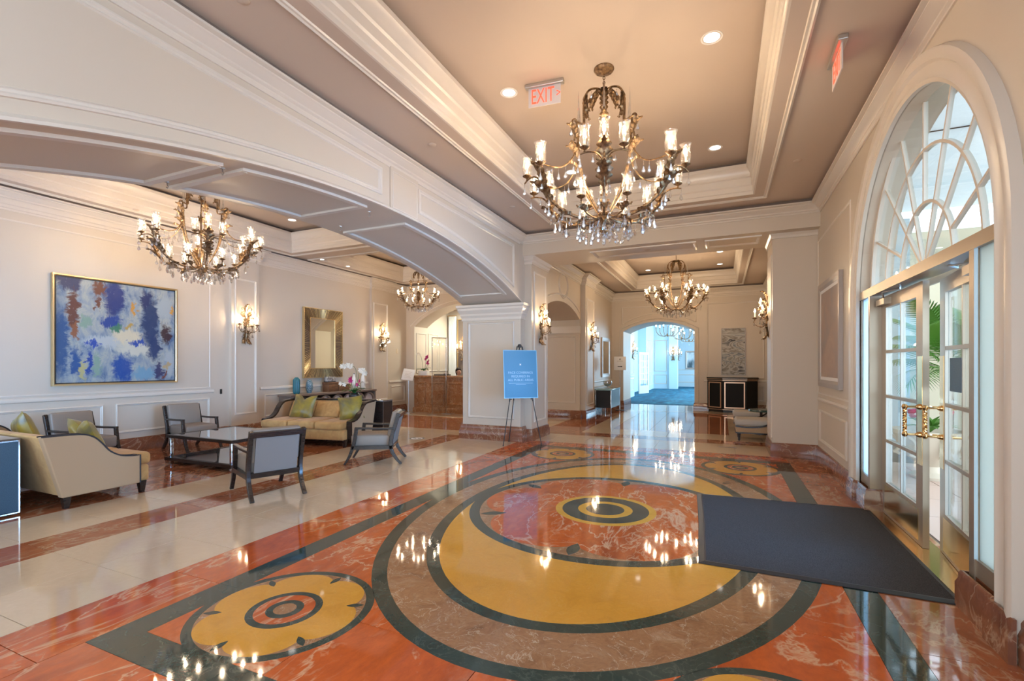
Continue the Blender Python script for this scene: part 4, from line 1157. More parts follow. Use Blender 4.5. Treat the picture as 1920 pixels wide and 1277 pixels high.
def chandelier(label):
    ch = root('chandelier', label, 'chandelier', (0, 0, ZT))
    MB().lathe([(0.001, 0.0), (0.105, 0.0), (0.108, -0.012), (0.095, -0.03), (0.05, -0.042), (0.02, -0.06), (0.001, -0.065)][::-1], 24).build('canopy', M['bronze'], ch)
    b = MB()
    for k in range(6):
        z = -0.06 - 0.026 * k
        ring = [(0.012 * math.cos(t * math.pi / 5) * (k % 2), 0.012 * math.cos(t * math.pi / 5) * (1 - k % 2), z - 0.013 + 0.018 * math.sin(t * math.pi / 5)) for t in range(11)]
        b.tube(ring, 0.0035, 5)
    b.build('chain', M['bronze'], ch)
    MB().lathe([(0.001, -0.205), (0.02, -0.21), (0.032, -0.225), (0.022, -0.24), (0.034, -0.255), (0.012, -0.28), (0.001, -0.29)], 14).build('crown_hub', M['bronze'], ch)
    MB().lathe([(0.001, 3.02 - ZT), (0.016, 3.04 - ZT), (0.03, 3.07 - ZT), (0.052, 3.10 - ZT), (0.045, 3.14 - ZT), (0.02, 3.17 - ZT), (0.012, 3.30 - ZT), (0.022, 3.36 - ZT), (0.001, 3.40 - ZT)], 16).build('bottom_hub', M['bronze'], ch)
    for k in range(6):
        a = -math.pi / 2 + k * math.pi / 3
        # crown rib with bracket
        MB().tube(smooth_path([polar(0.01, 4.465, a), polar(0.10, 4.472, a), polar(0.185, 4.43, a), polar(0.235, 4.33, a), polar(0.243, 4.20, a), polar(0.243, 4.08, a), polar(0.30, 4.075, a), polar(0.345, 4.085, a)], 5), 0.011, 7).build('crown_rib', M['bronze'], ch)
        put(LEAF_S, 'leaf', ch, look(polar(0.05, 4.46, a), a, R(125)))
        put(LEAF_S, 'leaf', ch, look(polar(0.20, 4.40, a), a, R(165)))
        # scroll stem falling to the bottom hub
        MB().tube(smooth_path([polar(0.375, 4.05, a), polar(0.365, 4.095, a), polar(0.33, 4.09, a), polar(0.315, 3.98, a), polar(0.31, 3.86, a), polar(0.29, 3.68, a), polar(0.24, 3.48, a), polar(0.15, 3.30, a), polar(0.06, 3.16, a)], 5), [0.011] * 20 + [0.013] * 21, 7).build('scroll_stem', M['bronze'], ch)
        put(LEAF_S, 'leaf', ch, look(polar(0.325, 3.90, a), a, R(12)))
        put(LEAF_S, 'leaf', ch, look(polar(0.30, 3.70, a), a, R(28)))
        put(SPIKE, 'crystal_spike', ch, Matrix.Translation(polar(0.30, 4.10, a)))
        # slim upper arm to the tip
        MB().tube(smooth_path([polar(0.315, 3.84, a), polar(0.37, 3.70, a), polar(0.47, 3.60, a), polar(0.58, 3.575, a), polar(0.70, 3.585, a)], 5), 0.008, 6).build('upper_arm', M['bronze'], ch)
        # main arm
        MB().tube(smooth_path([polar(0.03, 3.13, a), polar(0.20, 3.085, a), polar(0.42, 3.115, a), polar(0.60, 3.22, a), polar(0.70, 3.36, a), polar(0.735, 3.48, a), polar(0.72, 3.56, a)], 6), [0.016] * 20 + [0.013] * 17, 8).build('main_arm', M['bronze'], ch)
        put(LEAF_L, 'leaf', ch, look(polar(0.60, 3.20, a), a, R(32)))
        put(LEAF_L, 'leaf', ch, look(polar(0.69, 3.33, a), a, R(10)))
        put(LEAF_S, 'leaf', ch, look(polar(0.36, 3.10, a), a, R(78)))
        put(LEAF_S, 'leaf', ch, look(polar(0.17, 3.09, a), a, R(100)))
        # three candles at the tip
        candle(ch, polar(0.72, 3.60, a))
        for s in (-1, 1):
            MB().tube(smooth_path([polar(0.715, 3.40, a), polar(0.76, 3.47, a, s * 0.06), polar(0.80, 3.475, a, s * 0.14), polar(0.82, 3.45, a, s * 0.215)], 5), [0.010] * 8 + [0.008] * 8, 6).build('side_branch', M['bronze'], ch)
            candle(ch, polar(0.81, 3.505, a, s * 0.175))
            put(CR_M, 'crystal_drop', ch, Matrix.Translation(polar(0.822, 3.45, a, s * 0.215)))
            put(CR_S, 'crystal_drop', ch, Matrix.Translation(polar(0.77, 3.46, a, s * 0.10)))
            put(CR_M, 'crystal_drop', ch, Matrix.Translation(polar(0.50, 3.14, a, s * 0.04)))
        # lower candle between the arms
        g = a + math.pi / 6
        MB().tube(smooth_path([polar(0.03, 3.12, g), polar(0.18, 3.07, g), polar(0.34, 3.08, g), polar(0.43, 3.13, g), polar(0.445, 3.17, g)], 5), 0.010, 6).build('lower_arm', M['bronze'], ch)
        candle(ch, polar(0.445, 3.215, g))
        put(LEAF_S, 'leaf', ch, look(polar(0.33, 3.08, g), g, R(60)))
        put(CR_L, 'crystal_drop', ch, Matrix.Translation(polar(0.40, 3.09, g)))
        put(CR_M, 'crystal_drop', ch, Matrix.Translation(polar(0.22, 3.06, g)))
        put(CR_L, 'crystal_drop', ch, Matrix.Translation(polar(0.64, 3.23, a)))
        put(CR_L, 'crystal_drop', ch, Matrix.Translation(polar(0.30, 3.07, a)))
        put(CR_M, 'crystal_drop', ch, Matrix.Translation(polar(0.10, 3.07, a)))
        put(CR_M, 'crystal_drop', ch, Matrix.Translation(polar(0.385, 4.05, a)))
        put(CR_M, 'crystal_drop', ch, Matrix.Translation(polar(0.45, 3.60, a)))
        put(CR_L, 'crystal_drop', ch, Matrix.Translation(polar(0.60, 3.57, a)))
        put(CR_L, 'crystal_drop', ch, Matrix.Translation(polar(0.36, 3.70, a)))
        put(CR_S, 'crystal_drop', ch, Matrix.Translation(polar(0.15, 4.43, a)))
        for r_, z_, dt in ((0.74, 3.43, 0.05), (0.74, 3.43, -0.05), (0.66, 3.27, 0.05), (0.56, 3.19, -0.05), (0.42, 3.10, 0.05), (0.25, 3.07, -0.05), (0.31, 3.78, 0.03), (0.52, 3.58, -0.02)):
            put(CR_M, 'crystal_drop', ch, Matrix.Translation(polar(r_, z_, a, dt)))
        for r_, z_ in ((0.47, 3.16), (0.12, 3.05), (0.28, 3.06)):
            put(CR_L, 'crystal_drop', ch, Matrix.Translation(polar(r_, z_, g)))
    put(CR_L, 'crystal_drop', ch, Matrix.Translation((0, 0, 3.02 - ZT)))
    put(CR_L, 'crystal_drop', ch, Matrix.Translation((0, 0, 4.40 - ZT)))
    return ch


GC = 'bronze leaf chandeliers with candle lamps'
ch1 = chandelier('large bronze crystal chandelier hanging over the round floor medallion')
ch1.rotation_euler = (0, 0, R(13)); ch1.location = (-1.15, 5.03, ZT); ch1['group'] = GC
copy_tree(ch1, (-1.18, 14.14, ZT), R(35), 'bronze crystal chandelier in the far room before the blue corridor', group=GC)
copy_tree(ch1, (-7.70, 5.03, ZT), R(62), 'bronze crystal chandelier over the lounge seating near the blue painting', group=GC)
ch4 = copy_tree(ch1, (-7.55, 10.80, 4.22), R(35), 'smaller bronze crystal chandelier before the reception arch', scale=0.68, group=GC)
MB().tube([(0, 0, 0.0), (0, 0, (ZT - 4.22) / 0.68)], 0.010, 8).build('hanging_rod', M['bronze'], ch4)


# ------------------------------------------------------------------ wall sconces
def sconce(label):
    """wall at y = 0, facing -Y, z measured from its lowest point"""
    s = root('wall_sconce', label, 'wall lamp')
    MB().tube(smooth_path([(0, -0.015, 0.04), (0.004, -0.03, 0.2), (0, -0.035, 0.4), (0, -0.03, 0.6), (0, -0.02, 0.72)], 6), [0.016] * 10 + [0.013] * 15, 8).build('back_stem', M['bronze'], s)
    MB().lathe([(0.001, 0.0), (0.03, 0.004), (0.036, 0.016), (0.03, 0.02)], 14).build('wall_rosette', M['bronze'], s).matrix_local = Matrix.Translation((0, 0, 0.30)) @ Matrix.Rotation(R(90), 4, 'X')
    put(LEAF_L, 'leaf', s, Matrix.Translation((0, -0.02, 0.26)) @ Matrix.Rotation(R(172), 4, 'X'))
    put(LEAF_L, 'leaf', s, Matrix.Translation((0, -0.03, 0.30)) @ Matrix.Rotation(R(6), 4, 'X'))
    for sx in (-1, 1):
        put(LEAF_S, 'leaf', s, Matrix.Translation((sx * 0.02, -0.03, 0.52)) @ Matrix.Rotation(sx * R(38), 4, 'Y'))
        MB().tube(smooth_path([(0, -0.02, 0.60), (sx * 0.04, -0.03, 0.70), (sx * 0.085, -0.04, 0.745), (sx * 0.12, -0.05, 0.72), (sx * 0.105, -0.05, 0.69)], 5), 0.006, 6).build('top_scroll', M['bronze'], s)
        put(LEAF_S, 'leaf', s, Matrix.Translation((sx * 0.02, -0.03, 0.10)) @ Matrix.Rotation(R(180) - sx * R(20), 4, 'Y'))
        put(CR_M, 'crystal_drop', s, Matrix.Translation((sx * 0.13, -0.05, 0.70)))
    put(LEAF_S, 'leaf', s, Matrix.Translation((0, -0.03, 0.66)) @ Matrix.Rotation(R(10), 4, 'X'))
    for az, rr, zc_, zl in ((-62, 0.24, 0.36, 0.24), (0, 0.22, 0.32, 0.20), (62, 0.24, 0.36, 0.24), (-28, 0.15, 0.48, 0.34), (30, 0.15, 0.50, 0.36)):
        a = R(az)
        d = Vector((math.sin(a), -math.cos(a), 0))
        pts = [Vector((0, -0.03, zl + 0.02)), d * rr * 0.45 + Vector((0, 0, zl - 0.035)), d * rr * 0.85 + Vector((0, 0, zl - 0.01)), d * (rr * 1.08) + Vector((0, 0, zl + 0.05)), d * rr + Vector((0, 0, zc_ - 0.03))]
        MB().tube(smooth_path(pts, 5), [0.010] * 8 + [0.007] * 13, 6).build('branch', M['bronze'], s)
        p = d * rr + Vector((0, 0, zc_))
        candle(s, p, False, BULB_S)
        for dx in (-0.035, 0.035):
            put(CR_M if dx > 0 else CR_S, 'crystal_drop', s, Matrix.Translation(p + Vector((dx, -0.01, -0.01))))
        put(CR_M, 'crystal_drop', s, Matrix.Translation(d * rr * 0.6 + Vector((0, 0, zl - 0.03))))
    return s


GS = 'bronze candle wall sconces'
s1 = sconce('bronze candle sconce on the pilaster right of the blue painting'); s1['group'] = GS
s1.location = (XL + 0.08, 7.18, 2.05); s1.rotation_euler = (0, 0, R(90))
copy_tree(s1, (XL + 0.08, 11.72, 2.00), R(90), 'bronze candle sconce on the pilaster right of the sunburst mirror', group=GS)
copy_tree(s1, (-3.53, 9.46, 2.02), R(90), 'bronze candle sconce on the white pilaster behind the blue easel sign', group=GS)
copy_tree(s1, (FX0 + 0.14, 13.86, 2.00), R(90), 'bronze candle sconce on the pilaster near the far black console', group=GS)
copy_tree(s1, (0.765, 9.66, 2.06), R(-90), 'bronze candle sconce on the column above the pale slipper chairs', group=GS)


# ------------------------------------------------------------------ downlights, sprinklers, exit signs
def downlight(loc, label, sc=1.0):
    d = root('recessed_downlight', label, 'ceiling light', loc, 0, 'recessed ceiling downlights')
    MB().lathe([(0.078 * sc, 0.002), (0.100 * sc, -0.004), (0.102 * sc, 0.004), (0.078 * sc, 0.004)], 28).build('rim', M['white'], d)
    MB().lathe([(0.078 * sc, 0.0), (0.072 * sc, 0.0001), (0.06 * sc, 0.0005)], 28, cap=False).build('reflector', M['chrome'], d)
    MB().lathe([(0.001, -0.0005), (0.074 * sc, -0.0005), (0.074 * sc, 0.001)], 24).build('lens', M['lens'], d)
    return d


for x, y, z, l in ((-2.26, 5.03, ZT, 'round recessed downlight left of the exit sign over the medallion'),
                   (-0.09, 4.97, ZT, 'round recessed downlight right of the large chandelier, nearer one'),
                   (-0.09, 7.52, ZT, 'round recessed downlight right of the large chandelier, farther one'),
                   (-2.26, 7.52, ZT, 'round recessed downlight in the hall tray behind the large chandelier'),
                   (-2.24, 14.18, ZT, 'round recessed downlight left of the far chandelier, nearer one'),
                   (-2.26, 16.4, ZT, 'round recessed downlight left of the far chandelier, farther one'),
                   (-0.05, 14.5, ZT, 'round recessed downlight right of the far chandelier, nearer one'),
                   (-0.06, 16.3, ZT, 'round recessed downlight right of the far chandelier, farther one'),
                   (-8.58, 7.55, ZT, 'round recessed downlight at the corner of the lounge tray'),
                   (-9.14, 8.95, ZC, 'recessed downlight before the sunburst mirror, nearer one'),
                   (-9.14, 9.85, ZC, 'recessed downlight before the sunburst mirror, farther one')):
    downlight((x, y, z), l, 1.0 if z == ZT else 0.62)


def ceiling_disc(loc, label, r=0.045):
    o = MB().lathe([(0.001, -0.012), (r * 0.6, -0.012), (r, -0.004), (r, 0.0)], 18).build('sprinkler_cover', M['ceil'])
    o.location = loc
    tag(o, label, 'sprinkler', 'flat sprinkler covers')


for x, y, z, l in ((-3.16, 4.80, ZC, 'flat round sprinkler cover on the hall soffit above the arch seam'),
                   (-3.19, 7.23, ZC, 'flat round sprinkler cover on the hall soffit left of the chandelier'),
                   (0.89, 7.07, ZC, 'flat round sprinkler cover on the hall soffit near the far right corner'),
                   (-3.15, 2.34, ZC, 'flat round sprinkler cover on the hall soffit at the top edge'),
                   (-9.07, 4.79, ZC, 'flat round sprinkler cover on the lounge soffit above the blue painting'),
                   (-8.22, 9.0, ZC, 'flat round sprinkler cover on the lounge soffit between the trays'),
                   (-4.34, 2.45, 3.36, 'flat round disc set into the arch soffit panel, nearest one'),
                   (-4.34, 4.80, 3.455, 'flat round disc on the arch soffit cross strip'),
                   (-4.34, 6.60, 3.35, 'flat round disc set into the arch soffit panel near the pier'),
                   (-1.3, 9.35, 3.74, 'flat round disc set into the beam soffit panel')):
    ceiling_disc((x, y, z), l, 0.06 if z < 4 else 0.05)
for i, (x, y) in enumerate(((-3.95, 2.75), (-4.72, 2.75), (-3.95, 4.62), (-4.72, 4.95))):
    hk = root('ceiling_hook', ('small metal hook on the first arch soffit strip, front one', 'small metal hook on the first arch soffit strip, rear one', 'small metal hook on the middle arch soffit strip, front one', 'small metal hook on the middle arch soffit strip, rear one')[i], 'hook', (x, y, crv(y)), 0, 'soffit hooks')
    MB().lathe([(0.001, -0.01), (0.02, -0.008), (0.022, 0.0)], 12).build('plate', M['steel'], hk)
    MB().tube([(0, 0, -0.008), (0, 0, -0.03), (0.014, 0, -0.045), (0, 0, -0.06), (-0.014, 0, -0.045)], 0.005, 6).build('hook', M['steel'], hk)


def exit_sign(loc, rz, label, arrow, z):
    e = root('exit_sign', label, 'exit sign', loc, rz)
    MB().rbox(-0.22, 0.22, -0.035, 0.035, -0.042, 0.0, 0.006).build('housing', M['steel'], e, smooth=False)
    MB().box(-0.185, 0.185, -0.004, 0.004, -0.255, -0.042).build('sign_panel', M['exitpale'], e, smooth=False)
    for sgn in (-1, 1):
        mx = frame_mx((-0.02 if arrow else 0, sgn * 0.006, -0.15), (-sgn, 0, 0), (0, 0, 1)) if sgn > 0 else frame_mx((-0.02 if arrow else 0, -0.006, -0.15), (1, 0, 0), (0, 0, 1))
        text('EXIT', 0.235, M['exitred'], e, 'lettering', mx, 0.001, sx=0.56)
    if arrow:
        text('>', 0.13, M['exitred'], e, 'arrow', frame_mx((0.160, -0.006, -0.145), (1, 0, 0), (0, 0, 1)), 0.001, sx=0.7)
    return e


exit_sign((-1.815, 5.01, ZT), R(5), 'red EXIT sign with arrow left of the large chandelier', True, ZT)
exit_sign((0.88, 4.72, ZC), R(-90), 'red EXIT sign on the soffit above the arched doorway', False, ZC)

# soft wall-wash from the two mirror downlights
for y in (8.95, 9.85):
    light('mirror_wash', 'SPOT', (-9.22, y, 4.14), 85, (1.0, 0.86, 0.70), (R(0), R(-7), 0), spot_size=R(52), spot_blend=0.7, shadow_soft_size=0.03)

# ------------------------------------------------------------------ furniture helpers
def band(path, th):
    """polygon of a strip of thickness th (number or list) along a 2-D path"""
    n = len(path)
    ths = th if isinstance(th, (list, tuple)) else [th] * n
    L, Rr = [], []
    for i in range(n):
        d = Vector(path[min(i + 1, n - 1)]) - Vector(path[max(i - 1, 0)])
        d.normalize(); nn = Vector((-d.y, d.x)) * ths[i] / 2
        p = Vector(path[i]); L.append(tuple(p + nn)); Rr.append(tuple(p - nn))
    return L + Rr[::-1]


def sm2(pts, n=5):
    return [(p.x, p.y) for p in smooth_path([(a, b, 0) for a, b in pts], n)]


def sideX(u, v, h):
    return (h, u, v)


def bevel(o, w=0.008, seg=2):
    md = o.modifiers.new('soft_edge', 'BEVEL')
    md.width = w; md.segments = seg; md.limit_method = 'ANGLE'; md.angle_limit = R(40)
    return o


def armchair(label):
    c = root('armchair', label, 'armchair', group='grey leather armchairs with dark frames')
    rear = sm2([(0.41, 0.0), (0.325, 0.10), (0.255, 0.24), (0.265, 0.42), (0.315, 0.60), (0.375, 0.79)])
    front = sm2([(-0.45, 0.0), (-0.375, 0.13), (-0.315, 0.30), (-0.285, 0.45), (-0.27, 0.565)])
    for s in (-1, 1):
        xa, xb = (s * 0.265, s * 0.31) if s > 0 else (s * 0.31, s * 0.265)
        n = len(rear)
        bevel(MB().prism(band(rear, [0.034 + 0.022 * min(1, i / (n * 0.4)) for i in range(n)]), sideX, xa, xb).build('rear_leg', M['espresso'], c), 0.005)
        n = len(front)
        bevel(MB().prism(band(front, [0.030 + 0.022 * min(1, i / (n * 0.5)) for i in range(n)]), sideX, xa, xb).build('front_leg', M['espresso'], c), 0.005)
        bevel(MB().prism(band([(-0.295, 0.565), (0.0, 0.555), (0.31, 0.555)], 0.030), sideX, xa - 0.004, xb + 0.004).build('arm', M['espresso'], c), 0.006)
        MB().box(xa, xb, -0.34, 0.28, 0.235, 0.29).build('side_rail', M['espresso'], c, smooth=False)
    MB().box(-0.27, 0.27, -0.335, -0.30, 0.235, 0.29).build('front_rail', M['espresso'], c, smooth=False)
    MB().rbox(-0.262, 0.262, -0.36, 0.24, 0.275, 0.455, 0.035, 3).build('seat', M['greyleather'], c)
    al = math.atan2(0.12, 0.54)
    f = lambda x, t, s: (x, 0.25 + s * math.sin(al) + t * math.cos(al), 0.25 + s * math.cos(al) - t * math.sin(al))
    def slab(x0_, x1_, t0, t1, s0, s1, r=0.0):
        b = MB()
        (b.rbox(x0_, x1_, t0, t1, s0, s1, r, 3) if r else b.box(x0_, x1_, t0, t1, s0, s1))
        b.v = [f(*p) for p in b.v]
        return b
    slab(-0.268, 0.268, -0.105, -0.01, 0.16, 0.565, 0.03).build('back_cushion', M['greyleather'], c)
    slab(-0.235, 0.235, -0.02, 0.018, 0.06, 0.50).build('back_panel', M['greyback'], c, smooth=False)
    slab(-0.27, 0.27, -0.015, 0.030, 0.485, 0.545).build('top_rail', M['espresso'], c, smooth=False)
    slab(-0.27, 0.27, -0.015, 0.030, 0.0, 0.06).build('bottom_rail', M['espresso'], c, smooth=False)
    return c


ac = armchair('grey leather armchair nearest the camera, its back turned, dark wood frame')
ac.location = (-5.06, 4.10, 0); ac.rotation_euler = (0, 0, math.atan2(-0.66, -0.27) + math.pi / 2 - R(45) * 0)
def face(dx, dy):
    return math.atan2(dy, dx) + math.pi / 2
ac.rotation_euler = (0, 0, face(-0.66, 0.27))
GA = 'grey leather armchairs with dark frames'
copy_tree(ac, (-5.07, 6.13, 0), face(-0.64, -0.36), 'grey leather armchair seen from the side, right of the gold sofa', group=GA)
copy_tree(ac, (-8.93, 4.00, 0), face(1.0, 0.06), 'grey leather armchair against the wall behind the near gold sofa', group=GA)
copy_tree(ac, (-8.93, 5.63, 0), face(1.0, -0.10), 'grey leather armchair against the wall beyond the coffee table', group=GA)


def sofa(label, W_, edge_mat, wood_edge):
    s = root('sofa', label, 'sofa')
    hw = W_ / 2
    MB().rbox(-hw + 0.08, hw - 0.08, -0.48, 0.36, 0.13, 0.33, 0.03, 3).build('base', M['velvet'], s)
    prof = [(0.40, 0.135), (0.57, 0.80)] + sm2([(0.44, 0.80), (0.24, 0.79), (0.13, 0.75), (0.05, 0.67), (-0.03, 0.565), (-0.13, 0.50), (-0.24, 0.475), (-0.335, 0.47)], 4) + [(-0.335, 0.135)]
    top = prof[1:-1]
    for sg in (-1, 1):
        xa, xb = (hw - 0.09, hw) if sg > 0 else (-hw, -hw + 0.09)
        bevel(MB().prism(prof, sideX, xa, xb).build('arm', M['armfab'], s), 0.012)
        if wood_edge:
            MB().prism(band([(-0.337, 0.14)] + top[::-1][:-1] + [(0.50, 0.806)], 0.035), sideX, xa - 0.004, xb + 0.004).build('arm_edge', edge_mat, s)
        else:
            for xx in (xa, xb):
                MB().tube([(xx, y, z + 0.002) for y, z in [(0.57, 0.80)] + top[1:] + [(-0.335, 0.14)]], 0.008, 6).build('piping', edge_mat, s)
    bk = MB().prism([(0.38, 0.14), (0.57, 0.80), (0.50, 0.815), (0.30, 0.45), (0.24, 0.14)], sideX, -hw + 0.085, hw - 0.085).build('back', M['velvet'], s)
    bevel(bk, 0.015)
    if wood_edge:
        MB().prism(band([(0.47, 0.815), (0.585, 0.815)], 0.03), sideX, -hw, hw).build('back_edge', edge_mat, s, smooth=False)
    cw = (W_ - 0.20) / 3
    for i in range(3):
        x = -hw + 0.10 + cw * i
        b = MB().rbox(x + 0.004, x + cw - 0.004, -0.52, 0.28, 0.325, 0.475, 0.05, 4)
        b.build('seat_cushion', M['velvet'], s)
        b = MB().rbox(x + 0.004, x + cw - 0.004, -0.06, 0.06, 0, 0.36, 0.045, 4)
        a = math.atan2(0.19, 0.36)
        b.v = [(px, 0.33 + pz * math.sin(a) + py * math.cos(a) - 0.03, 0.45 + pz * math.cos(a) - py * math.sin(a)) for px, py, pz in b.v]
        b.build('back_cushion', M['velvet'], s)
    for sx in (-1, 1):
        for y in (-0.40, 0.33):
            x = sx * (hw - 0.10)
            b = MB()
            b.add([(x - 0.022, y - 0.022, 0), (x + 0.022, y - 0.022, 0), (x + 0.022, y + 0.022, 0), (x - 0.022, y + 0.022, 0), (x - 0.038, y - 0.038, 0.14), (x + 0.038, y - 0.038, 0.14), (x + 0.038, y + 0.038, 0.14), (x - 0.038, y + 0.038, 0.14)], [(3, 2, 1, 0), (4, 5, 6, 7), (0, 1, 5, 4), (1, 2, 6, 5), (2, 3, 7, 6), (3, 0, 4, 7)])
            b.build('leg', M['espresso'], s, smooth=False)
    return s


so1 = sofa('gold velvet sofa at the left edge with navy piped arm', 2.15, M['navy'], False)
so1.location = (-7.435, 3.07, 0); so1.rotation_euler = (0, 0, R(180))
so2 = sofa('gold velvet sofa with dark wood edged arms facing the camera', 1.98, M['espresso'], True)
so2.location = (-7.40, 7.11, 0); so2.rotation_euler = (0, 0, R(10))


def pillow_mesh(S=0.25, T=0.085, chop=0.0, n=14):
    b = MB()
    def pt(i, j, sg):
        x, z = -1 + 2 * i / n, -1 + 2 * j / n
        e = max(0, 1 - abs(x) ** 3.2) * max(0, 1 - abs(z) ** 3.2)
        y = sg * T * e ** 0.55
        px = x * S * (1 - 0.10 * (1 - z * z)); pz = z * S * (1 - 0.10 * (1 - x * x))
        if chop and z > 0: pz -= chop * z * math.exp(-(x / 0.28) ** 2)
        y += 0.006 * math.sin(9 * x + 4 * z) * e
        return (px, y, pz)
    for sg in (-1, 1):
        b.add([pt(i, j, sg) for i in range(n + 1) for j in range(n + 1)], [(i * (n + 1) + j, i * (n + 1) + j + 1, (i + 1) * (n + 1) + j + 1, (i + 1) * (n + 1) + j) for i in range(n) for j in range(n)])
    return b.mesh('throw_pillow', M['olive'], ang=80)


PW = pillow_mesh(0.25, 0.09, 0.09)
PW2 = pillow_mesh(0.235, 0.09, 0.0)


def pillow(me, loc, rot, label):
    o = put(me, 'throw_pillow'); o.location = loc; o.rotation_euler = rot
    return tag(o, label, 'pillow', 'olive satin pillows')


pillow(PW, (-6.68, 3.03, 0.70), (R(-22), 0, R(176)), 'olive satin pillow with chopped top on the near gold sofa arm end')
pillow(PW2, (-7.95, 2.98, 0.70), (R(-16), R(18), R(170)), 'olive satin pillow at the far end of the near sofa, at the left picture edge')
pillow(PW, (-7.78, 7.13, 0.70), (R(-20), R(4), R(14)), 'olive satin pillow on the left side of the gold sofa facing the camera')
pillow(PW2, (-6.66, 7.26, 0.70), (R(-16), R(-6), R(40)), 'olive satin pillow on the right side of the gold sofa facing the camera')

# coffee table
M['smoked'] = mat('smoked_glass', (0.10, 0.085, 0.08), 0.05, spec=1.0, coat=1.0)
ct = root('coffee_table', 'square black coffee table with smoked glass top and chrome legs', 'table', (-7.20, 5.19, 0))
a, b = 0.75, 0.57
MB().sweep(rect(-a, a, -b, b), [(0, 0.405), (0, 0.45), (0.05, 0.45), (0.05, 0.405)], plan).build('top_frame', M['espresso'], ct, smooth=False)
MB().box(-a + 0.045, a - 0.045, -b + 0.045, b - 0.045, 0.425, 0.448).build('glass_top', M['smoked'], ct, smooth=False)
for sx in (-1, 1):
    for sy in (-1, 1):
        MB().rbox(sx * (a - 0.045) - 0.025, sx * (a - 0.045) + 0.025, sy * (b - 0.045) - 0.025, sy * (b - 0.045) + 0.025, 0, 0.407, 0.006).build('leg', M['chrome'], ct)
MB().sweep(rect(-a - 0.02, a + 0.02, -b - 0.02, b + 0.02), [(0, 0.055), (0, 0.105), (0.06, 0.105), (0.06, 0.055)], plan).build('shelf_frame', M['espresso'], ct, smooth=False)
MB().box(-a + 0.03, a - 0.03, -b + 0.03, b - 0.03, 0.075, 0.10).build('shelf', M['smoked'], ct, smooth=False)


def console(name, label, W_, D, H, pm_, rim, loc, rz):
    t = root(name, label, 'console table', loc, rz)
    MB().box(-W_ / 2 + 0.01, W_ / 2 - 0.01, -D / 2 + 0.01, D / 2 - 0.01, 0.03, H - 0.03).build('body', M['black'], t, smooth=False)
    for sx in (-1, 1):
        x = sx * W_ / 2
        xa, xb = sorted((x, x - sx * 0.012))
        MB().box(xa, xb, -D / 2 + 0.012, D / 2 - 0.012, 0.04, H - 0.035).build('end_panel', pm_, t, smooth=False)
        MB().sweep([(-D / 2, 0.02), (D / 2, 0.02), (D / 2, H - 0.02), (-D / 2, H - 0.02)], [(0, 0), (0, 0.004), (0.012, 0.004), (0.012, 0)], (lambda u, v, h, x=x, sx=sx: (x + sx * h, u, v))).build('edge_trim', rim, t, smooth=False)
    for sy in (-1, 1):
        y = sy * D / 2
        a_, b_ = sorted((y, y - sy * 0.012))
        MB().box(-W_ / 2 + 0.012, W_ / 2 - 0.012, a_, b_, 0.04, H - 0.035).build('side_panel', pm_, t, smooth=False)
    MB().rbox(-W_ / 2 - 0.004, W_ / 2 + 0.004, -D / 2 - 0.004, D / 2 + 0.004, H - 0.02, H, 0.004).build('glass_top', M['smoked'], t)
    return t


console('sofa_table', 'blue woven console behind the near sofa at the left edge', 2.0, 0.46, 0.79, M['bluepanel'], M['chrome'], (-7.635, 2.21, 0), 0)
console('sofa_table', 'dark console with glossy top behind the gold sofa facing the camera', 2.02, 0.40, 0.80, M['espresso'], M['greywood'], (-7.46, 7.96, 0), R(10))


# orchids
def petal_flower(m, r=0.035):
    b = MB()
    for k in range(5):
        a = k * 2 * math.pi / 5 + 0.3
        w = 0.62 if k % 2 else 0.5
        ring = [(0, 0, 0)]
        for i in range(9):
            t = -1 + i / 4
            rr = r * (1 - 0.45 * t * t)
            ring.append((rr * math.cos(a + w * t), rr * math.sin(a + w * t), 0.010 * (1 - t * t) + 0.004))
        b.add(ring, [(0, i, i + 1) for i in range(1, 9)])
        b.add([(x, y, z - 0.003) for x, y, z in ring], [(0, i + 1, i) for i in range(1, 9)])
    b.lathe([(0.001, 0.0), (0.008, 0.004), (0.006, 0.016), (0.001, 0.018)], 6)
    return b.mesh('flower', m, ang=60)


FW, FMg = petal_flower(M['petal_w'], 0.050), petal_flower(M['petal_m'], 0.043)
OLEAF = MB().surf(lambda u, v: (0.045 * math.sin(math.pi * (0.06 + 0.94 * u)) ** 0.7 * (v - 0.5) * 2, 0.26 * u, 0.13 * u - 0.20 * u * u + 0.02 * abs(v - 0.5)), 10, 5).mesh('orchid_leaf', M['leafgreen'])


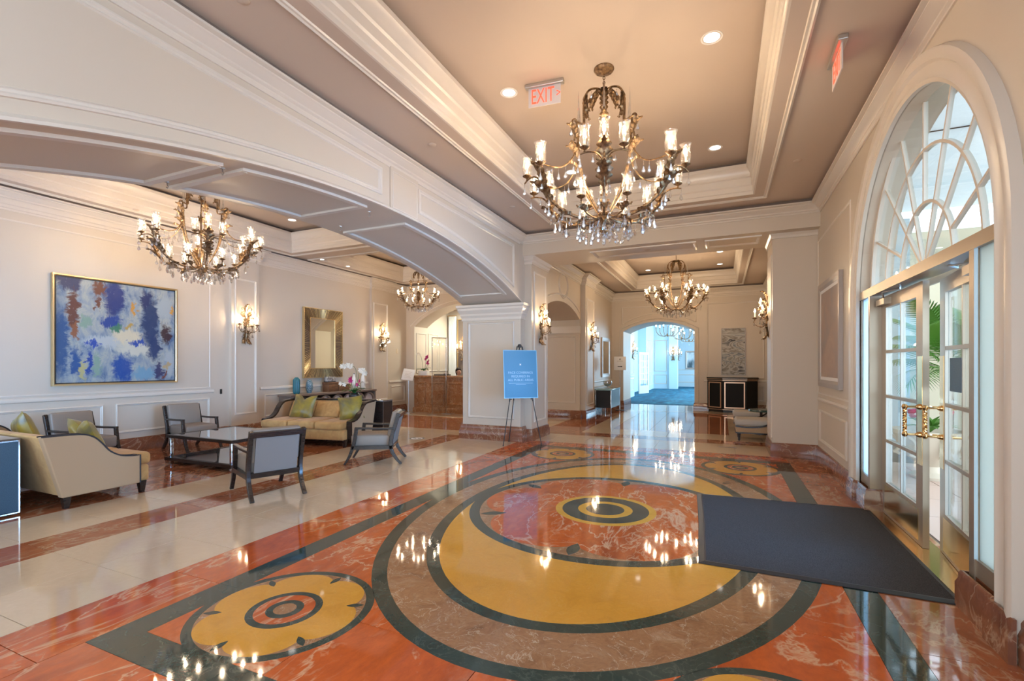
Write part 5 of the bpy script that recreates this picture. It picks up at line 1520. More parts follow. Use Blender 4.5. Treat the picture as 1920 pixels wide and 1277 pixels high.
def orchid(label, loc, pot, stems, rz=0, nleaf=8):
    o = root('orchid', label, 'orchid', loc, rz)
    if pot == 'bowl':
        MB().lathe([(0.05, 0), (0.095, 0.03), (0.115, 0.08), (0.105, 0.125), (0.085, 0.145), (0.078, 0.135), (0.001, 0.13)], 24).build('pot', M['black'], o)
        zt = 0.135
    else:
        MB().rbox(-0.17, 0.17, -0.085, 0.085, 0, 0.15, 0.01).build('pot', M['white'], o)
        zt = 0.14
    for k in range(nleaf):
        put(OLEAF, 'leaf', o, Matrix.Translation((0, 0, zt)) @ Matrix.Rotation(k * 2.399, 4, 'Z') @ Matrix.Rotation(R(18 + 9 * (k % 3)), 4, 'X'))
    for pts, fl, n in stems:
        sp = smooth_path([(x, y, z + zt) for x, y, z in pts], 6)
        MB().tube(sp, 0.0045, 6).build('stem', M['leafgreen'], o)
        for i in range(n):
            p = sp[-1 - int(i * len(sp) * 0.38 / max(1, n - 1))] if n > 1 else sp[-1]
            put(fl, 'flower', o, Matrix.Translation(p + Vector((0.018 * (-1) ** i, -0.02, -0.012 * (i % 3)))) @ Matrix.Rotation(R(80 + 10 * (i % 3)), 4, 'X') @ Matrix.Rotation(R(20 * (i % 4 - 1.5)), 4, 'Y') @ Matrix.Rotation(i * 0.5, 4, 'Z'))
    return o


orchid('white and magenta orchids in a dark round bowl behind the gold sofa', (-7.12, 7.86, 0.80), 'bowl',
       [([(0, 0, 0), (0.03, 0, 0.25), (0.05, -0.01, 0.46), (0.00, -0.02, 0.57), (-0.12, -0.03, 0.60), (-0.25, -0.04, 0.585)], FW, 14),
        ([(0.02, 0, 0), (0.08, 0, 0.28), (0.12, 0.0, 0.45), (0.20, -0.01, 0.50), (0.28, -0.02, 0.44)], FW, 11),
        ([(-0.01, 0, 0), (-0.05, 0, 0.15), (-0.07, -0.01, 0.27), (-0.06, -0.02, 0.33)], FMg, 4),
        ([(0.03, 0, 0), (0.08, 0.01, 0.16), (0.12, 0, 0.26)], FMg, 2),
        ([(-0.02, 0, 0), (-0.12, -0.02, 0.16), (-0.24, -0.03, 0.22), (-0.30, -0.03, 0.20)], FW, 3)], R(10), 9)

# painting, mirror
def framed(name, label, cat, f, w, h, pic, fmat, fw=0.03, fd=0.045, matw=0.0):
    """f(u, v, d): u across, v up from the centre, d out of the wall"""
    p = root(name, label, cat)
    p.location = f(0, 0, 0)
    base = Vector(f(0, 0, 0))
    g = lambda u, v, d: tuple(Vector(f(u, v, d)) - base)
    o = MB().prism(rect(-w / 2, w / 2, -h / 2, h / 2), g, 0.006, fd * 0.6).build('picture', pic, p, smooth=False)
    if matw:
        MB().sweep(rect(-w / 2, w / 2, -h / 2, h / 2), [(0, fd * 0.62), (matw, fd * 0.62)], g).build('mount', M['whiteboard'], p, smooth=False)
    MB().sweep(rect(-w / 2 - fw, w / 2 + fw, -h / 2 - fw, h / 2 + fw), [(0, 0.002), (0, fd), (fw * 0.6, fd), (fw, fd * 0.7), (fw + 0.004, fd * 0.55)], g).build('frame', fmat, p, smooth=False)
    return p


M['goldframe'] = mat('slim_gold_frame', (0.70, 0.50, 0.25), 0.3, 0.8)
M['silver'] = mat('silver_frame', (0.42, 0.37, 0.34), 0.35, 0.5)
pa_ = framed('abstract_painting', 'large blue abstract painting in a slim gold frame on the lounge wall', 'painting', lambda u, v, d: (XL + d, 4.84 + u, 2.10 + v), 1.80, 1.72, M['abstract'], M['goldframe'], 0.035, 0.06)
for c in kids(pa_):
    if c.name.startswith('frame'):
        MB().sweep(rect(-0.90, 0.90, -0.86, 0.86), [(-0.001, 0.048), (0.014, 0.048)], lambda u, v, h: (h, u, v)).build('inner_black_edge', M['black'], pa_, smooth=False)
        break
framed('wave_print', 'tall grey and white wave print above the black cabinet', 'painting', lambda u, v, d: (0.345 - u * -1, FY1 - d, 1.975 + v), 0.70, 1.53, M['waves'], M['silver'], 0.015, 0.035)
framed('hazy_print', 'hazy brown framed print on the door wall beside the column', 'painting', lambda u, v, d: (XR - d, 8.05 - u, 1.995 + v), 1.26, 1.36, M['fade'], M['silver'], 0.10, 0.05, 0.05)
fm_ = framed('wall_mirror', 'silver framed mirror above the far black console', 'mirror', lambda u, v, d: (FX0 + d, 16.35 + u, 1.79 + v), 0.95, 1.10, M['mirror'], M['silver'], 0.12, 0.05)

mr = root('sunburst_mirror', 'rectangular mirror with radiating gold rib frame on the lounge wall', 'mirror', (XL, 9.46, 2.10))
wi, hi, wo, ho = 0.42, 0.645, 0.66, 0.90
MB().box(0.010, 0.022, -wi, wi, -hi, hi).build('mirror_plate', M['mirror'], mr, smooth=False)
MB().box(0.0, 0.010, -wo + 0.02, wo - 0.02, -ho + 0.02, ho - 0.02).build('backing', M['greywood'], mr, smooth=False)
MB().sweep(rect(-wo, wo, -ho, ho), [(0, 0.0), (0, 0.075), (0.012, 0.075), (0.014, 0.0)], lambda u, v, h: (h, u, v)).build('outer_edge', M['goldframe'], mr, smooth=False)
MB().sweep(rect(-wi - 0.015, wi + 0.015, -hi - 0.015, hi + 0.015), [(0, 0.0), (0, 0.034), (0.016, 0.034), (0.018, 0.0)], lambda u, v, h: (h, u, v)).build('inner_edge', M['goldframe'], mr, smooth=False)
def rib(p0, p1):
    p0, p1 = Vector(p0), Vector(p1)
    MB().tube([(0.030 + 0.003 * random.random(), p0.x, p0.y), (0.048, (p0.x + p1.x) / 2, (p0.y + p1.y) / 2), (0.066 + 0.004 * random.random(), p1.x, p1.y)], [0.0055, 0.0075, 0.010 * random.uniform(0.8, 1.1)], 5).build('rib', M['goldrib' if random.random() < 0.6 else 'goldrib2'], mr)
for i in range(37):
    t = -1 + 2 * i / 36
    for s in (-1, 1):
        rib((s * (wi + 0.015), t * (hi + 0.015)), (s * (wo - 0.01), t * (ho - 0.012)))
for i in range(26):
    t = -1 + 2 * (i + 0.5) / 26
    for s in (-1, 1):
        rib((t * (wi + 0.015), s * (hi + 0.015)), (t * (wo - 0.012), s * (ho - 0.01)))

# console with arches below the mirror
k2 = root('arched_console', 'grey brown console with arched front under the sunburst mirror', 'console table', (XL + 0.04, 9.55, 0))
MB().rbox(0.02, 0.46, -1.52, 1.47, 0.785, 0.835, 0.006).build('top', M['greywood'], k2)
for y in (-1.49, 1.40):
    MB().rbox(0.03, 0.45, y, y + 0.05, 0.0, 0.785, 0.005).build('side_panel', M['greywood'], k2)
MB().box(0.03, 0.05, -1.44, 1.40, 0.05, 0.785).build('back_panel', M['black'], k2, smooth=False)
for i in range(7):
    y = -1.24 + 0.405 * i
    MB().prism(band([(y + 0.19 * math.cos(t * math.pi / 16), 0.56 + 0.19 * math.sin(t * math.pi / 16)) for t in range(17)], 0.035), lambda u, v, h: (h, u, v), 0.40, 0.44).build('arch_ring', M['greywood'], k2)
    MB().prism(ell(y, 0.56, 0.165, 0.165, 24), lambda u, v, h: (h, u, v), 0.385, 0.395).build('arch_panel', M['seatgrey'], k2, smooth=False)
MB().box(0.38, 0.44, -1.44, 1.40, 0.06, 0.12).build('stretcher', M['greywood'], k2, smooth=False)


def lathe_thing(name, label, cat, prof, m, loc, n=24, group=None):
    o = MB().lathe(prof, n).build(name, m)
    o.location = loc
    return tag(o, label, cat, group)


# vases, boxes and bottles on that console
zc2 = 0.836
v1 = MB().surf(lambda u, v: ((0.078 * (1 - 0.65 * max(0, v - 0.86) / 0.14 - 0.25 * max(0, 0.10 - v) / 0.10) + 0.004 * math.cos(14 * 2 * math.pi * u)) * math.cos(2 * math.pi * u), (0.078 * (1 - 0.65 * max(0, v - 0.86) / 0.14 - 0.25 * max(0, 0.10 - v) / 0.10) + 0.004 * math.cos(14 * 2 * math.pi * u)) * math.sin(2 * math.pi * u), 0.40 * v), 84, 18, True).build('ribbed_vase', M['teal'])
v1.location = (XL + 0.23, 8.42, zc2); tag(v1, 'tall teal ribbed vase at the left of the arched console', 'vase')
lathe_thing('woven_vase', 'shorter blue patterned vase right of the teal vase', 'vase', [(0.05, 0), (0.075, 0.06), (0.088, 0.16), (0.08, 0.25), (0.05, 0.32), (0.042, 0.33), (0.042, 0.30)], M['map'], (XL + 0.24, 8.80, zc2))
bx_ = root('wooden_box', 'large walnut box on the arched console below the mirror', 'box', (XL + 0.22, 9.52, zc2))
MB().rbox(-0.11, 0.11, -0.17, 0.17, 0, 0.22, 0.006).build('body', M['walnut'], bx_)
MB().rbox(-0.115, 0.115, -0.175, 0.175, 0.19, 0.25, 0.006).build('lid', M['walnut'], bx_)
bx2 = root('wooden_box', 'smaller walnut box beside the large walnut box', 'box', (XL + 0.24, 9.90, zc2))
MB().rbox(-0.10, 0.10, -0.20, 0.20, 0, 0.15, 0.006).build('body', M['walnut'], bx2)
MB().rbox(-0.105, 0.105, -0.205, 0.205, 0.14, 0.19, 0.006).build('lid', M['walnut'], bx2)
sb = root('silver_box', 'grey patterned box on top of the walnut box', 'box', (XL + 0.22, 9.50, zc2 + 0.25))
_m = M['silverpat'] = mat('grey_patterned_lacquer', (0.4, 0.4, 0.4), 0.4, 0.4)
setcol(_m, ramp(_m, noise(_m, coords(_m, kind='obj'), 16, 4), [(0.4, (0.16, 0.16, 0.17)), (0.6, (0.48, 0.47, 0.46))]))
bb = MB().rbox(-0.06, 0.06, -0.15, 0.15, 0, 0.14, 0.012)
bb.v = [(x, y * (1 - 0.9 * max(0, z - 0.06)), z) for x, y, z in bb.v]
bb.build('body', M['silverpat'], sb)
MB().rbox(-0.062, 0.062, -0.152, 0.152, 0.0, 0.02, 0.004).build('foot', M['black'], sb)
for y, h, l in ((10.42, 0.46, 'white bottle vase with dark rim, behind the orchid blooms'), (10.78, 0.50, 'white bottle vase with dark rim, right end of the arched console')):
    bo = root('bottle_vase', l, 'vase', (XL + 0.20, y, zc2), 0, 'white bottle vases')
    MB().lathe([(0.06, 0), (0.07, 0.02), (0.07, h * 0.5), (0.05, h * 0.72), (0.022, h * 0.86), (0.020, h * 0.97)], 24).build('body', M['white'], bo)
    MB().lathe([(0.021, h * 0.96), (0.025, h * 0.97), (0.025, h), (0.018, h)], 20).build('rim', M['black'], bo)
for y, l, r_ in ((10.58, 'larger clear glass ring sculpture beside the white bottles', 0.10), (10.36, 'smaller clear glass ring sculpture beside the white bottles', 0.075)):
    gr = root('glass_ring', l, 'sculpture', (XL + 0.36, y, zc2), 0, 'glass ring sculptures')
    b = MB(); b.tube([(0.0, r_ * math.cos(t * math.pi / 16), 0.02 + r_ + r_ * math.sin(t * math.pi / 16)) for t in range(33)], 0.016, 8)
    b.build('ring', M['crystal'], gr)
    MB().rbox(-0.03, 0.03, -0.05, 0.05, 0, 0.022, 0.005).build('foot', M['crystal'], gr)
sw = root('light_switch', 'small brass switch plate on the wall right of the second pilaster', 'switch', (XL, 12.62, 1.98))
MB().rbox(0.0, 0.008, -0.045, 0.045, -0.075, 0.075, 0.003).build('plate', M['switch'], sw)
for z in (-0.03, 0.03):
    MB().box(0.008, 0.013, -0.012, 0.012, z - 0.015, z + 0.015).build('toggle', M['white'], sw, smooth=False)

# ------------------------------------------------------------------ reception
dk = root('reception_desk', 'brown marble reception desk with raised panels under the far arch', 'desk', (-7.35, 13.25, 0))
MB().box(-1.90, 1.74, -0.26, 0.32, 0, 1.12).build('body', M['desk'], dk, smooth=False)
MB().sweep(rect(-1.90, 1.74, -0.26, 0.32), [(0, 0), (-0.035, 0), (-0.035, 0.12), (-0.02, 0.15), (0, 0.16)], plan).build('plinth', M['desk'], dk, smooth=False)
MB().rbox(-1.94, 1.78, -0.34, 0.36, 1.12, 1.19, 0.015).build('counter_top', M['desk'], dk)
for x in (-1.82, -1.30, -0.62, 0.06, 0.74, 1.3):
    w = 0.38 if x < -1.5 or x > 1 else 0.56
    MB().sweep(rect(x, x + w, 0.26, 0.98), [(0, 0), (0.0, 0.022), (0.035, 0.030), (0.055, 0.010), (0.07, 0.010), (0.075, 0.0)], lambda u, v, h: (u, -0.26 - h, v)).build('desk_panel', M['desk'], dk, smooth=False)
orchid('magenta orchid in a white box planter on the reception desk', (-8.98, 13.15, 1.19), 'box',
       [([(-0.02, 0, 0), (-0.06, 0, 0.25), (-0.10, 0, 0.45), (-0.20, 0, 0.60), (-0.26, 0, 0.55)], FW, 4), ([(0.03, 0, 0), (0.06, 0, 0.22), (0.10, 0, 0.42), (0.16, 0, 0.50)], FMg, 8), ([(0.05, 0, 0), (0.14, 0, 0.2), (0.19, 0, 0.34)], FMg, 4)], 0, 8)
ty = root('desk_tray', 'low dark tray on the reception counter behind the clear screen', 'tray', (-8.30, 13.20, 1.19))
MB().rbox(-0.24, 0.24, -0.14, 0.14, 0, 0.04, 0.01).build('body', M['black'], ty)
MB().rbox(0.10, 0.22, -0.09, 0.05, 0.03, 0.07, 0.01).build('pad', M['greyleather'], ty)
# clear partition on the floor before the desk
ps = root('clear_screen', 'clear free standing partition with chrome posts before the reception desk', 'screen', (0, 0, 0))
P0, P1 = Vector((-8.14, 12.36, 0)), Vector((-7.86, 12.72, 0))
for p in (P0, P1):
    MB().tube([p + Vector((0, 0, 0.012)), p + Vector((0, 0, 2.38))], 0.014, 8).build('post', M['chrome'], ps)
    MB().rbox(p.x - 0.16, p.x + 0.16, p.y - 0.03, p.y + 0.03, 0.0, 0.014, 0.004).build('foot', M['steel'], ps)
MB().tube([P0 + Vector((0, 0, 2.37)), P1 + Vector((0, 0, 2.37))], 0.014, 8).build('top_rail', M['steel'], ps)
dv = (P1 - P0).normalized(); nv = Vector((-dv.y, dv.x, 0)) * 0.003
MB().add([p + n_ + Vector((0, 0, z)) for z in (0.10, 2.36) for n_ in (nv, -nv) for p in (P0, P1)], [(0, 2, 3, 1), (4, 5, 7, 6), (0, 1, 5, 4), (2, 6, 7, 3), (0, 4, 6, 2), (1, 3, 7, 5)]).build('clear_sheet', M['acrylic'], ps, smooth=False)
# white sign on a stand by the desk
ss = root('sign_stand', 'white tilted sign board on a slim stand beside the reception desk', 'sign', (-9.2, 12.62, 0))
MB().lathe([(0.001, 0), (0.16, 0.0), (0.16, 0.012), (0.02, 0.02)], 24).build('base_plate', M['steel'], ss)
MB().tube([(0, 0, 0.01), (0, 0, 1.14)], 0.016, 8).build('pole', M['steel'], ss)
bd = MB().rbox(-0.19, 0.19, -0.008, 0.008, -0.20, 0.20, 0.004)
bo_ = bd.build('board', M['whiteboard'], ss)
bmx = Matrix.Translation((0, -0.02, 1.22)) @ Matrix.Rotation(R(25), 4, 'Z') @ Matrix.Rotation(R(-28), 4, 'X') @ Matrix.Rotation(R(8), 4, 'Y')
bo_.matrix_local = bmx
for i in range(5):
    ln = MB().box(-0.11, 0.11 - 0.03 * (i % 2), -0.0095, -0.008, 0.09 - 0.05 * i, 0.098 - 0.05 * i).build('text_line', M['steel'], ss, smooth=False)
    ln.matrix_local = bmx
# curtain, gold panel and lamp behind the desk
cu = root('curtain', 'white sheer curtain behind the reception desk', 'curtain', (-9.12, 15.18, 0))
MB().surf(lambda u, v: (-0.16 + 0.32 * u, 0.03 * math.sin(u * 40), 0.02 + 3.3 * v), 60, 3).build('cloth', M['curtain'], cu)
MB().tube([(-0.2, 0, 3.34), (0.2, 0, 3.34)], 0.014, 8).build('rail', M['brass'], cu)
gp = root('gold_wall_panel', 'gold framed wall panel behind the reception desk', 'panel', (-8.60, 15.28, 0))
MB().box(-0.32, 0.32, -0.02, 0.0, 0.2, 3.2).build('field', M['greywood'], gp, smooth=False)
MB().sweep(rect(-0.34, 0.34, 0.18, 3.22), [(0, 0), (0, 0.04), (0.03, 0.04), (0.03, 0)], lambda u, v, h: (u, -h, v)).build('frame', M['goldframe'], gp, smooth=False)
copy_tree(s1, (-8.66, 15.25, 1.75), 0, 'bronze candle sconce on the gold panel behind the reception desk', group=GS)


downlight((-8.2, 14.4, 3.6), 'added unseen recessed downlight over the reception desk')  # fixture added to go with the fill lamp, hidden behind the pier
light('reception_fill', 'AREA', (-7.9, 14.4, 3.58), 45, (0.95, 1.0, 0.90), (0, 0, 0), shape='DISK', size=0.5)  # unseen fill lamp added to brighten the reception alcove


# seated clerk: body is one skinned surface, clothing and hair are children
def person(loc, rz, label):
    p = root('person', label, 'person', loc, rz)
    joints = {'pelvis': (0, 0, 0.60, .15, .11), 'belly': (0, 0.0, 0.74, .135, .10), 'chest': (0, -0.02, 0.93, .16, .11), 'neck0': (0, -0.05, 1.07, .06, .06), 'neck': (0, -0.075, 1.12, .055, .055),
              'head0': (0.0, -0.10, 1.185, .062, .075), 'head1': (0.0, -0.105, 1.26, .078, .095), 'head2': (0, -0.095, 1.33, .062, .075)}
    order = list(joints)
    edges = [(a, b) for a, b in zip(order, order[1:])]
    for s, n in ((-1, 'l'), (1, 'r')):
        joints['sh' + n] = (s * 0.18, -0.02, 1.01, .062, .062); joints['el' + n] = (s * 0.23, -0.12, 0.78, .045, .045); joints['wr' + n] = (s * 0.13, -0.36, 0.80, .03, .026); joints['pa' + n] = (s * 0.115, -0.43, 0.795, .036, .018)
        joints['hip' + n] = (s * 0.09, -0.02, 0.56, .09, .09); joints['kn' + n] = (s * 0.11, -0.42, 0.56, .062, .062); joints['an' + n] = (s * 0.11, -0.40, 0.10, .04, .04); joints['to' + n] = (s * 0.12, -0.56, 0.045, .035, .03)
        edges += [('chest', 'sh' + n), ('sh' + n, 'el' + n), ('el' + n, 'wr' + n), ('wr' + n, 'pa' + n), ('pelvis', 'hip' + n), ('hip' + n, 'kn' + n), ('kn' + n, 'an' + n), ('an' + n, 'to' + n)]
        for k, (dx, L) in enumerate(((-0.024, 0.058), (-0.008, 0.07), (0.009, 0.066), (0.024, 0.05))):
            x = s * 0.115 + dx
            joints['f%d%s' % (k, n)] = (x, -0.455, 0.795, .009, .009); joints['g%d%s' % (k, n)] = (x, -0.455 - L, 0.785, .008, .008)
            edges += [('pa' + n, 'f%d%s' % (k, n)), ('f%d%s' % (k, n), 'g%d%s' % (k, n))]
        joints['th' + n] = (s * 0.115 - s * 0.045, -0.43, 0.79, .010, .010); joints['tt' + n] = (s * 0.115 - s * 0.055, -0.47, 0.79, .008, .008)
        edges += [('pa' + n, 'th' + n), ('th' + n, 'tt' + n)]
    names = list(joints)
    me = bpy.data.meshes.new('body')
    me.from_pydata([joints[n][:3] for n in names], [(names.index(a), names.index(b)) for a, b in edges], [])
    o = put(me, 'body', p)
    sk = o.modifiers.new('skin', 'SKIN')
    for i, n in enumerate(names):
        me.skin_vertices[0].data[i].radius = joints[n][3:5]
    me.skin_vertices[0].data[0].use_root = True
    o.modifiers.new('smooth', 'SUBSURF').levels = 2
    o.modifiers['smooth'].render_levels = 2
    me.materials.append(M['skin'])
    # jacket over the torso and upper arms
    b = MB()
    b.surf(lambda u, v: ((0.175 + 0.03 * math.sin(math.pi * v) - 0.085 * max(0, v - 0.86) / 0.14) * math.cos(2 * math.pi * u), -0.01 - 0.03 * v + (0.135 - 0.05 * max(0, v - 0.86) / 0.14) * math.sin(2 * math.pi * u), 0.56 + 0.50 * v), 24, 10, True)
    for s in (-1, 1):
        b.tube(smooth_path([(s * 0.14, -0.02, 1.03), (s * 0.19, -0.03, 1.01), (s * 0.235, -0.12, 0.79), (s * 0.14, -0.33, 0.80)], 5), [0.06] * 3 + [0.072] * 4 + [0.062] * 5 + [0.043] * 4, 12)
        b.tube(smooth_path([(s * 0.09, 0.02, 0.56), (s * 0.11, -0.41, 0.57), (s * 0.11, -0.40, 0.12)], 6), [0.105] * 4 + [0.085] * 4 + [0.065] * 5, 12)
    b.build('suit', M['suit'], p)
    def hr(u, v):
        t = math.pi * v; ca, sa = math.cos(2 * math.pi * u), math.sin(2 * math.pi * u)
        x, y, z = 0.100 * math.sin(t) * ca, -0.082 + 0.122 * math.sin(t) * sa, 1.285 + 0.125 * math.cos(t)
        if sa > -0.35 and z < 1.27:              # hair falls to the nape at the back and sides
            z -= 0.07 * (1.27 - z) / 0.11 * min(1, (sa + 0.35) * 2)
        if sa < -0.25 and z < 1.325:             # the face stays free
            y += 0.075 * min(1, (-0.25 - sa) * 4)
        return (x, y, z)
    h = MB().surf(hr, 32, 16, True)
    h.build('hair', M['hair'], p)
    for s in (-1, 1):
        MB().lathe([(0.001, -0.010), (0.009, -0.005), (0.010, 0), (0.009, 0.005), (0.001, 0.010)], 10, (s * 0.032, -0.197, 1.262)).build('eye', M['black'], p)
        MB().lathe([(0.001, -0.03), (0.012, -0.018), (0.014, 0.0), (0.013, 0.02), (0.001, 0.03)], 8, (s * 0.088, -0.10, 1.25)).build('ear', M['skin'], p)
    MB().tube([(0, -0.198, 1.275), (0, -0.222, 1.235), (0, -0.195, 1.228)], [0.009, 0.015, 0.010], 8).build('nose', M['skin'], p)
    MB().tube([(-0.022, -0.188, 1.203), (0, -0.197, 1.200), (0.022, -0.188, 1.203)], [0.004, 0.008, 0.004], 6).build('mouth', M['flower'], p)
    return p


pc = person((-8.42, 14.35, 0.04), R(62), 'seated dark haired clerk in a dark suit looking down behind the reception desk')
st = root('desk_stool', 'dark stool under the clerk behind the reception desk', 'stool', (-8.42, 14.35, 0), R(62))
MB().lathe([(0.001, 0.44), (0.2, 0.44), (0.21, 0.47), (0.19, 0.505), (0.001, 0.505)], 24).build('seat', M['greyleather'], st)
MB().tube([(0, 0, 0.04), (0, 0, 0.45)], 0.03, 10).build('stem', M['chrome'], st)
MB().lathe([(0.001, 0), (0.24, 0), (0.24, 0.02), (0.04, 0.045)], 24).build('base', M['chrome'], st)

# ------------------------------------------------------------------ easel with blue sign
ez = root('easel', 'black tripod easel holding the blue sign before the pier', 'easel', (0, 0, 0))
fa, fb, fc = Vector((-3.79, 8.17, 0)), Vector((-3.20, 8.66, 0)), Vector((-3.90, 8.68, 0))
nrm = Vector((0.64, -0.77, 0)).normalized(); tan = Vector((0.77, 0.64, 0)).normalized()
ap = Vector((-3.60, 8.52, 1.90))
for f_, r0 in ((fa, .22), (fb, .22), (fc, .04)):
    tip = ap + (tan * (-0.05 if f_ is fa else 0.05 if f_ is fb else 0))
    q_ = f_ + (tip - f_) * 0.46
    b = MB(); b.tube([f_ + Vector((0, 0, 0.003)), q_], 0.0085, 8); b.tube([q_ - (tip - f_) * 0.02, tip], 0.0125, 8); b.tube([f_ + Vector((0, 0, 0.001)), f_ + (tip - f_) * 0.015], 0.013, 8)
    b.build('leg', M['rubber'], ez)
MB().lathe([(0.001, -0.03), (0.035, -0.02), (0.042, 0.01), (0.03, 0.04), (0.001, 0.045)], 14, tuple(ap)).build('head', M['rubber'], ez)
bz = Vector((-0.10 * nrm.x, -0.10 * nrm.y, 0.995)).normalized()      # board leans back
bc = Vector((-3.515, 8.365, 1.365))
bn = tan.cross(bz)
for s in (-1, 1):
    p = bc + tan * s * 0.21 - bz * 0.475
    MB().tube([p + bn * 0.05, p - bn * 0.05], 0.011, 8).build('peg', M['rubber'], ez)
sg = root('notice_sign', 'blue face coverings sign board standing on the black easel', 'sign', (0, 0, 0))
bm_ = frame_mx(bc, tan, bz)
if bm_.to_3x3() @ Vector((0, 0, 1)) @ nrm < 0: pass
brd = MB().rbox(-0.335, 0.335, -0.46, 0.46, -0.004, 0.006, 0.002).build('board', M['signblue'], sg); brd.matrix_local = bm_
eg = MB().sweep(rect(-0.336, 0.336, -0.461, 0.461), [(0, -0.0045), (0, 0.0075), (0.014, 0.0075), (0.014, 0.005)], plan).build('edge', M['signblue2'], sg, smooth=False); eg.matrix_local = bm_
for t_, y, sz in (('FACE COVERINGS', 0.025, 0.062), ('REQUIRED IN', -0.045, 0.062), ('ALL PUBLIC AREAS', -0.115, 0.062)):
    text(t_, sz, M['signtext'], sg, 'lettering', bm_ @ Matrix.Translation((0.0, y, 0.0075)), 0.0008, sx=0.98)
for y, w in ((-0.175, 0.24), (-0.195, 0.10)):
    e_ = MB().box(-w, w, y - 0.003, y + 0.003, 0.006, 0.008).build('text_line', M['signtext'], sg, smooth=False); e_.matrix_local = bm_
em = MB().prism([(0, 0.195), (0.018, 0.20), (0.012, 0.182), (0.016, 0.165), (0, 0.172), (-0.016, 0.165), (-0.012, 0.182), (-0.018, 0.20)], plan, 0.006, 0.008).build('emblem', M['whiteboard'], sg, smooth=False); em.matrix_local = bm_

# ------------------------------------------------------------------ far room
kc = root('black_console', 'black open ended console with pale glass edge by the far left wall', 'console table', (-3.37, 15.30, 0))
w, d, H = 0.25, 0.68, 0.78
MB().box(-w, w, -d + 0.02, d - 0.02, 0.20, H - 0.04).build('body', M['black'], kc, smooth=False)
for sx in (-1, 1):
    for sy in (-1, 1):
        MB().rbox(sx * (w - 0.012) - 0.012, sx * (w - 0.012) + 0.012, sy * (d - 0.012) - 0.012, sy * (d - 0.012) + 0.012, 0, H - 0.03, 0.003).build('leg', M['chrome'], kc)
M['cyanedge'] = mat('pale_glass_edge', (0.30, 0.50, 0.56), 0.10)
MB().rbox(-w - 0.01, w + 0.01, -d - 0.01, d + 0.01, H - 0.04, H, 0.005).build('glass_top', M['cyanedge'], kc)
bwl = root('glass_bowl', 'clear glass footed bowl on the far black console', 'bowl', (-3.36, 15.20, H))
MB().lathe([(0.001, 0), (0.07, 0.0), (0.06, 0.015), (0.018, 0.03), (0.018, 0.05), (0.08, 0.08), (0.135, 0.14), (0.145, 0.20), (0.13, 0.245), (0.124, 0.243), (0.137, 0.20), (0.128, 0.145), (0.07, 0.09), (0.001, 0.075)], 28).build('bowl', M['crystal'], bwl)
MB().lathe([(0.001, 0.09), (0.075, 0.095), (0.115, 0.14), (0.10, 0.165), (0.001, 0.17)], 20).build('pebbles', M['stone'], bwl)
ws = root('sign_stand', 'white direction sign on a pole left of the blue corridor', 'sign', (-3.15, 16.17, 0))
MB().lathe([(0.001, 0), (0.15, 0.0), (0.15, 0.012), (0.02, 0.02)], 24).build('base_plate', M['rubber'], ws)
MB().tube([(0, 0.014, 0.01), (0, 0.014, 1.6)], 0.014, 8).build('pole', M['steel'], ws)
MB().rbox(-0.20, 0.20, -0.012, 0.0, 1.355, 1.815, 0.003).build('board', M['whiteboard'], ws)
MB().prism([(-0.015, 1.70), (0.015, 1.70), (0.02, 1.73), (0, 1.76), (-0.02, 1.73)], lambda u, v, h: (u, h, v), -0.0145, -0.012).build('emblem', M['greywood'], ws, smooth=False)
MB().box(-0.10, 0.10, -0.014, -0.012, 1.655, 1.668).build('text_line', M['steel'], ws, smooth=False)
MB().prism([(-0.08, 1.465), (0.04, 1.465), (0.04, 1.452), (0.085, 1.475), (0.04, 1.498), (0.04, 1.485), (-0.08, 1.485)], lambda u, v, h: (u, h, v), -0.0145, -0.012).build('arrow', M['black'], ws, smooth=False)

cb = root('black_cabinet', 'black canted cabinet with rose gold outlines under the wave print', 'cabinet', (0.30, 17.36, 0))
pts = [(-0.74, 0), (-0.74, -0.30), (-0.28, -0.62), (0.42, -0.62), (0.74, -0.42), (0.74, 0)]
def inset(p, k):
    return [(x * k, y * k) for x, y in p]
MB().prism(pts[::-1], plan, 0.09, 1.02).build('body', M['ebony'], cb, smooth=False)
MB().prism(inset(pts, 0.95)[::-1], plan, 0.0, 0.09).build('plinth', M['black'], cb, smooth=False)
for z0_, z1_, k, mm in ((1.02, 1.04, 1.0, 'copper'), (1.04, 1.075, 1.015, 'black'), (1.075, 1.09, 1.02, 'copper'), (1.09, 1.125, 1.035, 'black'), (0.085, 0.10, 1.02, 'copper')):
    MB().prism(inset(pts, k)[::-1], plan, z0_, z1_).build('moulding', M[mm], cb, smooth=False)
for (ax, ay), (bx__, by__) in ((pts[1], pts[2]), (pts[2], pts[3]), (pts[3], pts[4])):
    A_, B_ = Vector((ax, ay)), Vector((bx__, by__)); dd = (B_ - A_); L_ = dd.length; dd.normalize(); nn_ = Vector((dd.y, -dd.x))
    fmap = lambda u, v, h: (A_.x + dd.x * u + nn_.x * h, A_.y + dd.y * u + nn_.y * h, v)
    if L_ > 0.45:
        MB().sweep(rect(0.05, L_ - 0.05, 0.14, 0.98), [(0, 0.0), (0, 0.012), (0.035, 0.012), (0.035, 0.0)], fmap).build('door_trim', M['copper'], cb, smooth=False)
        MB().prism(rect(0.085, L_ - 0.085, 0.175, 0.945), fmap, 0.0, 0.006).build('door', M['ebony'], cb, smooth=False)


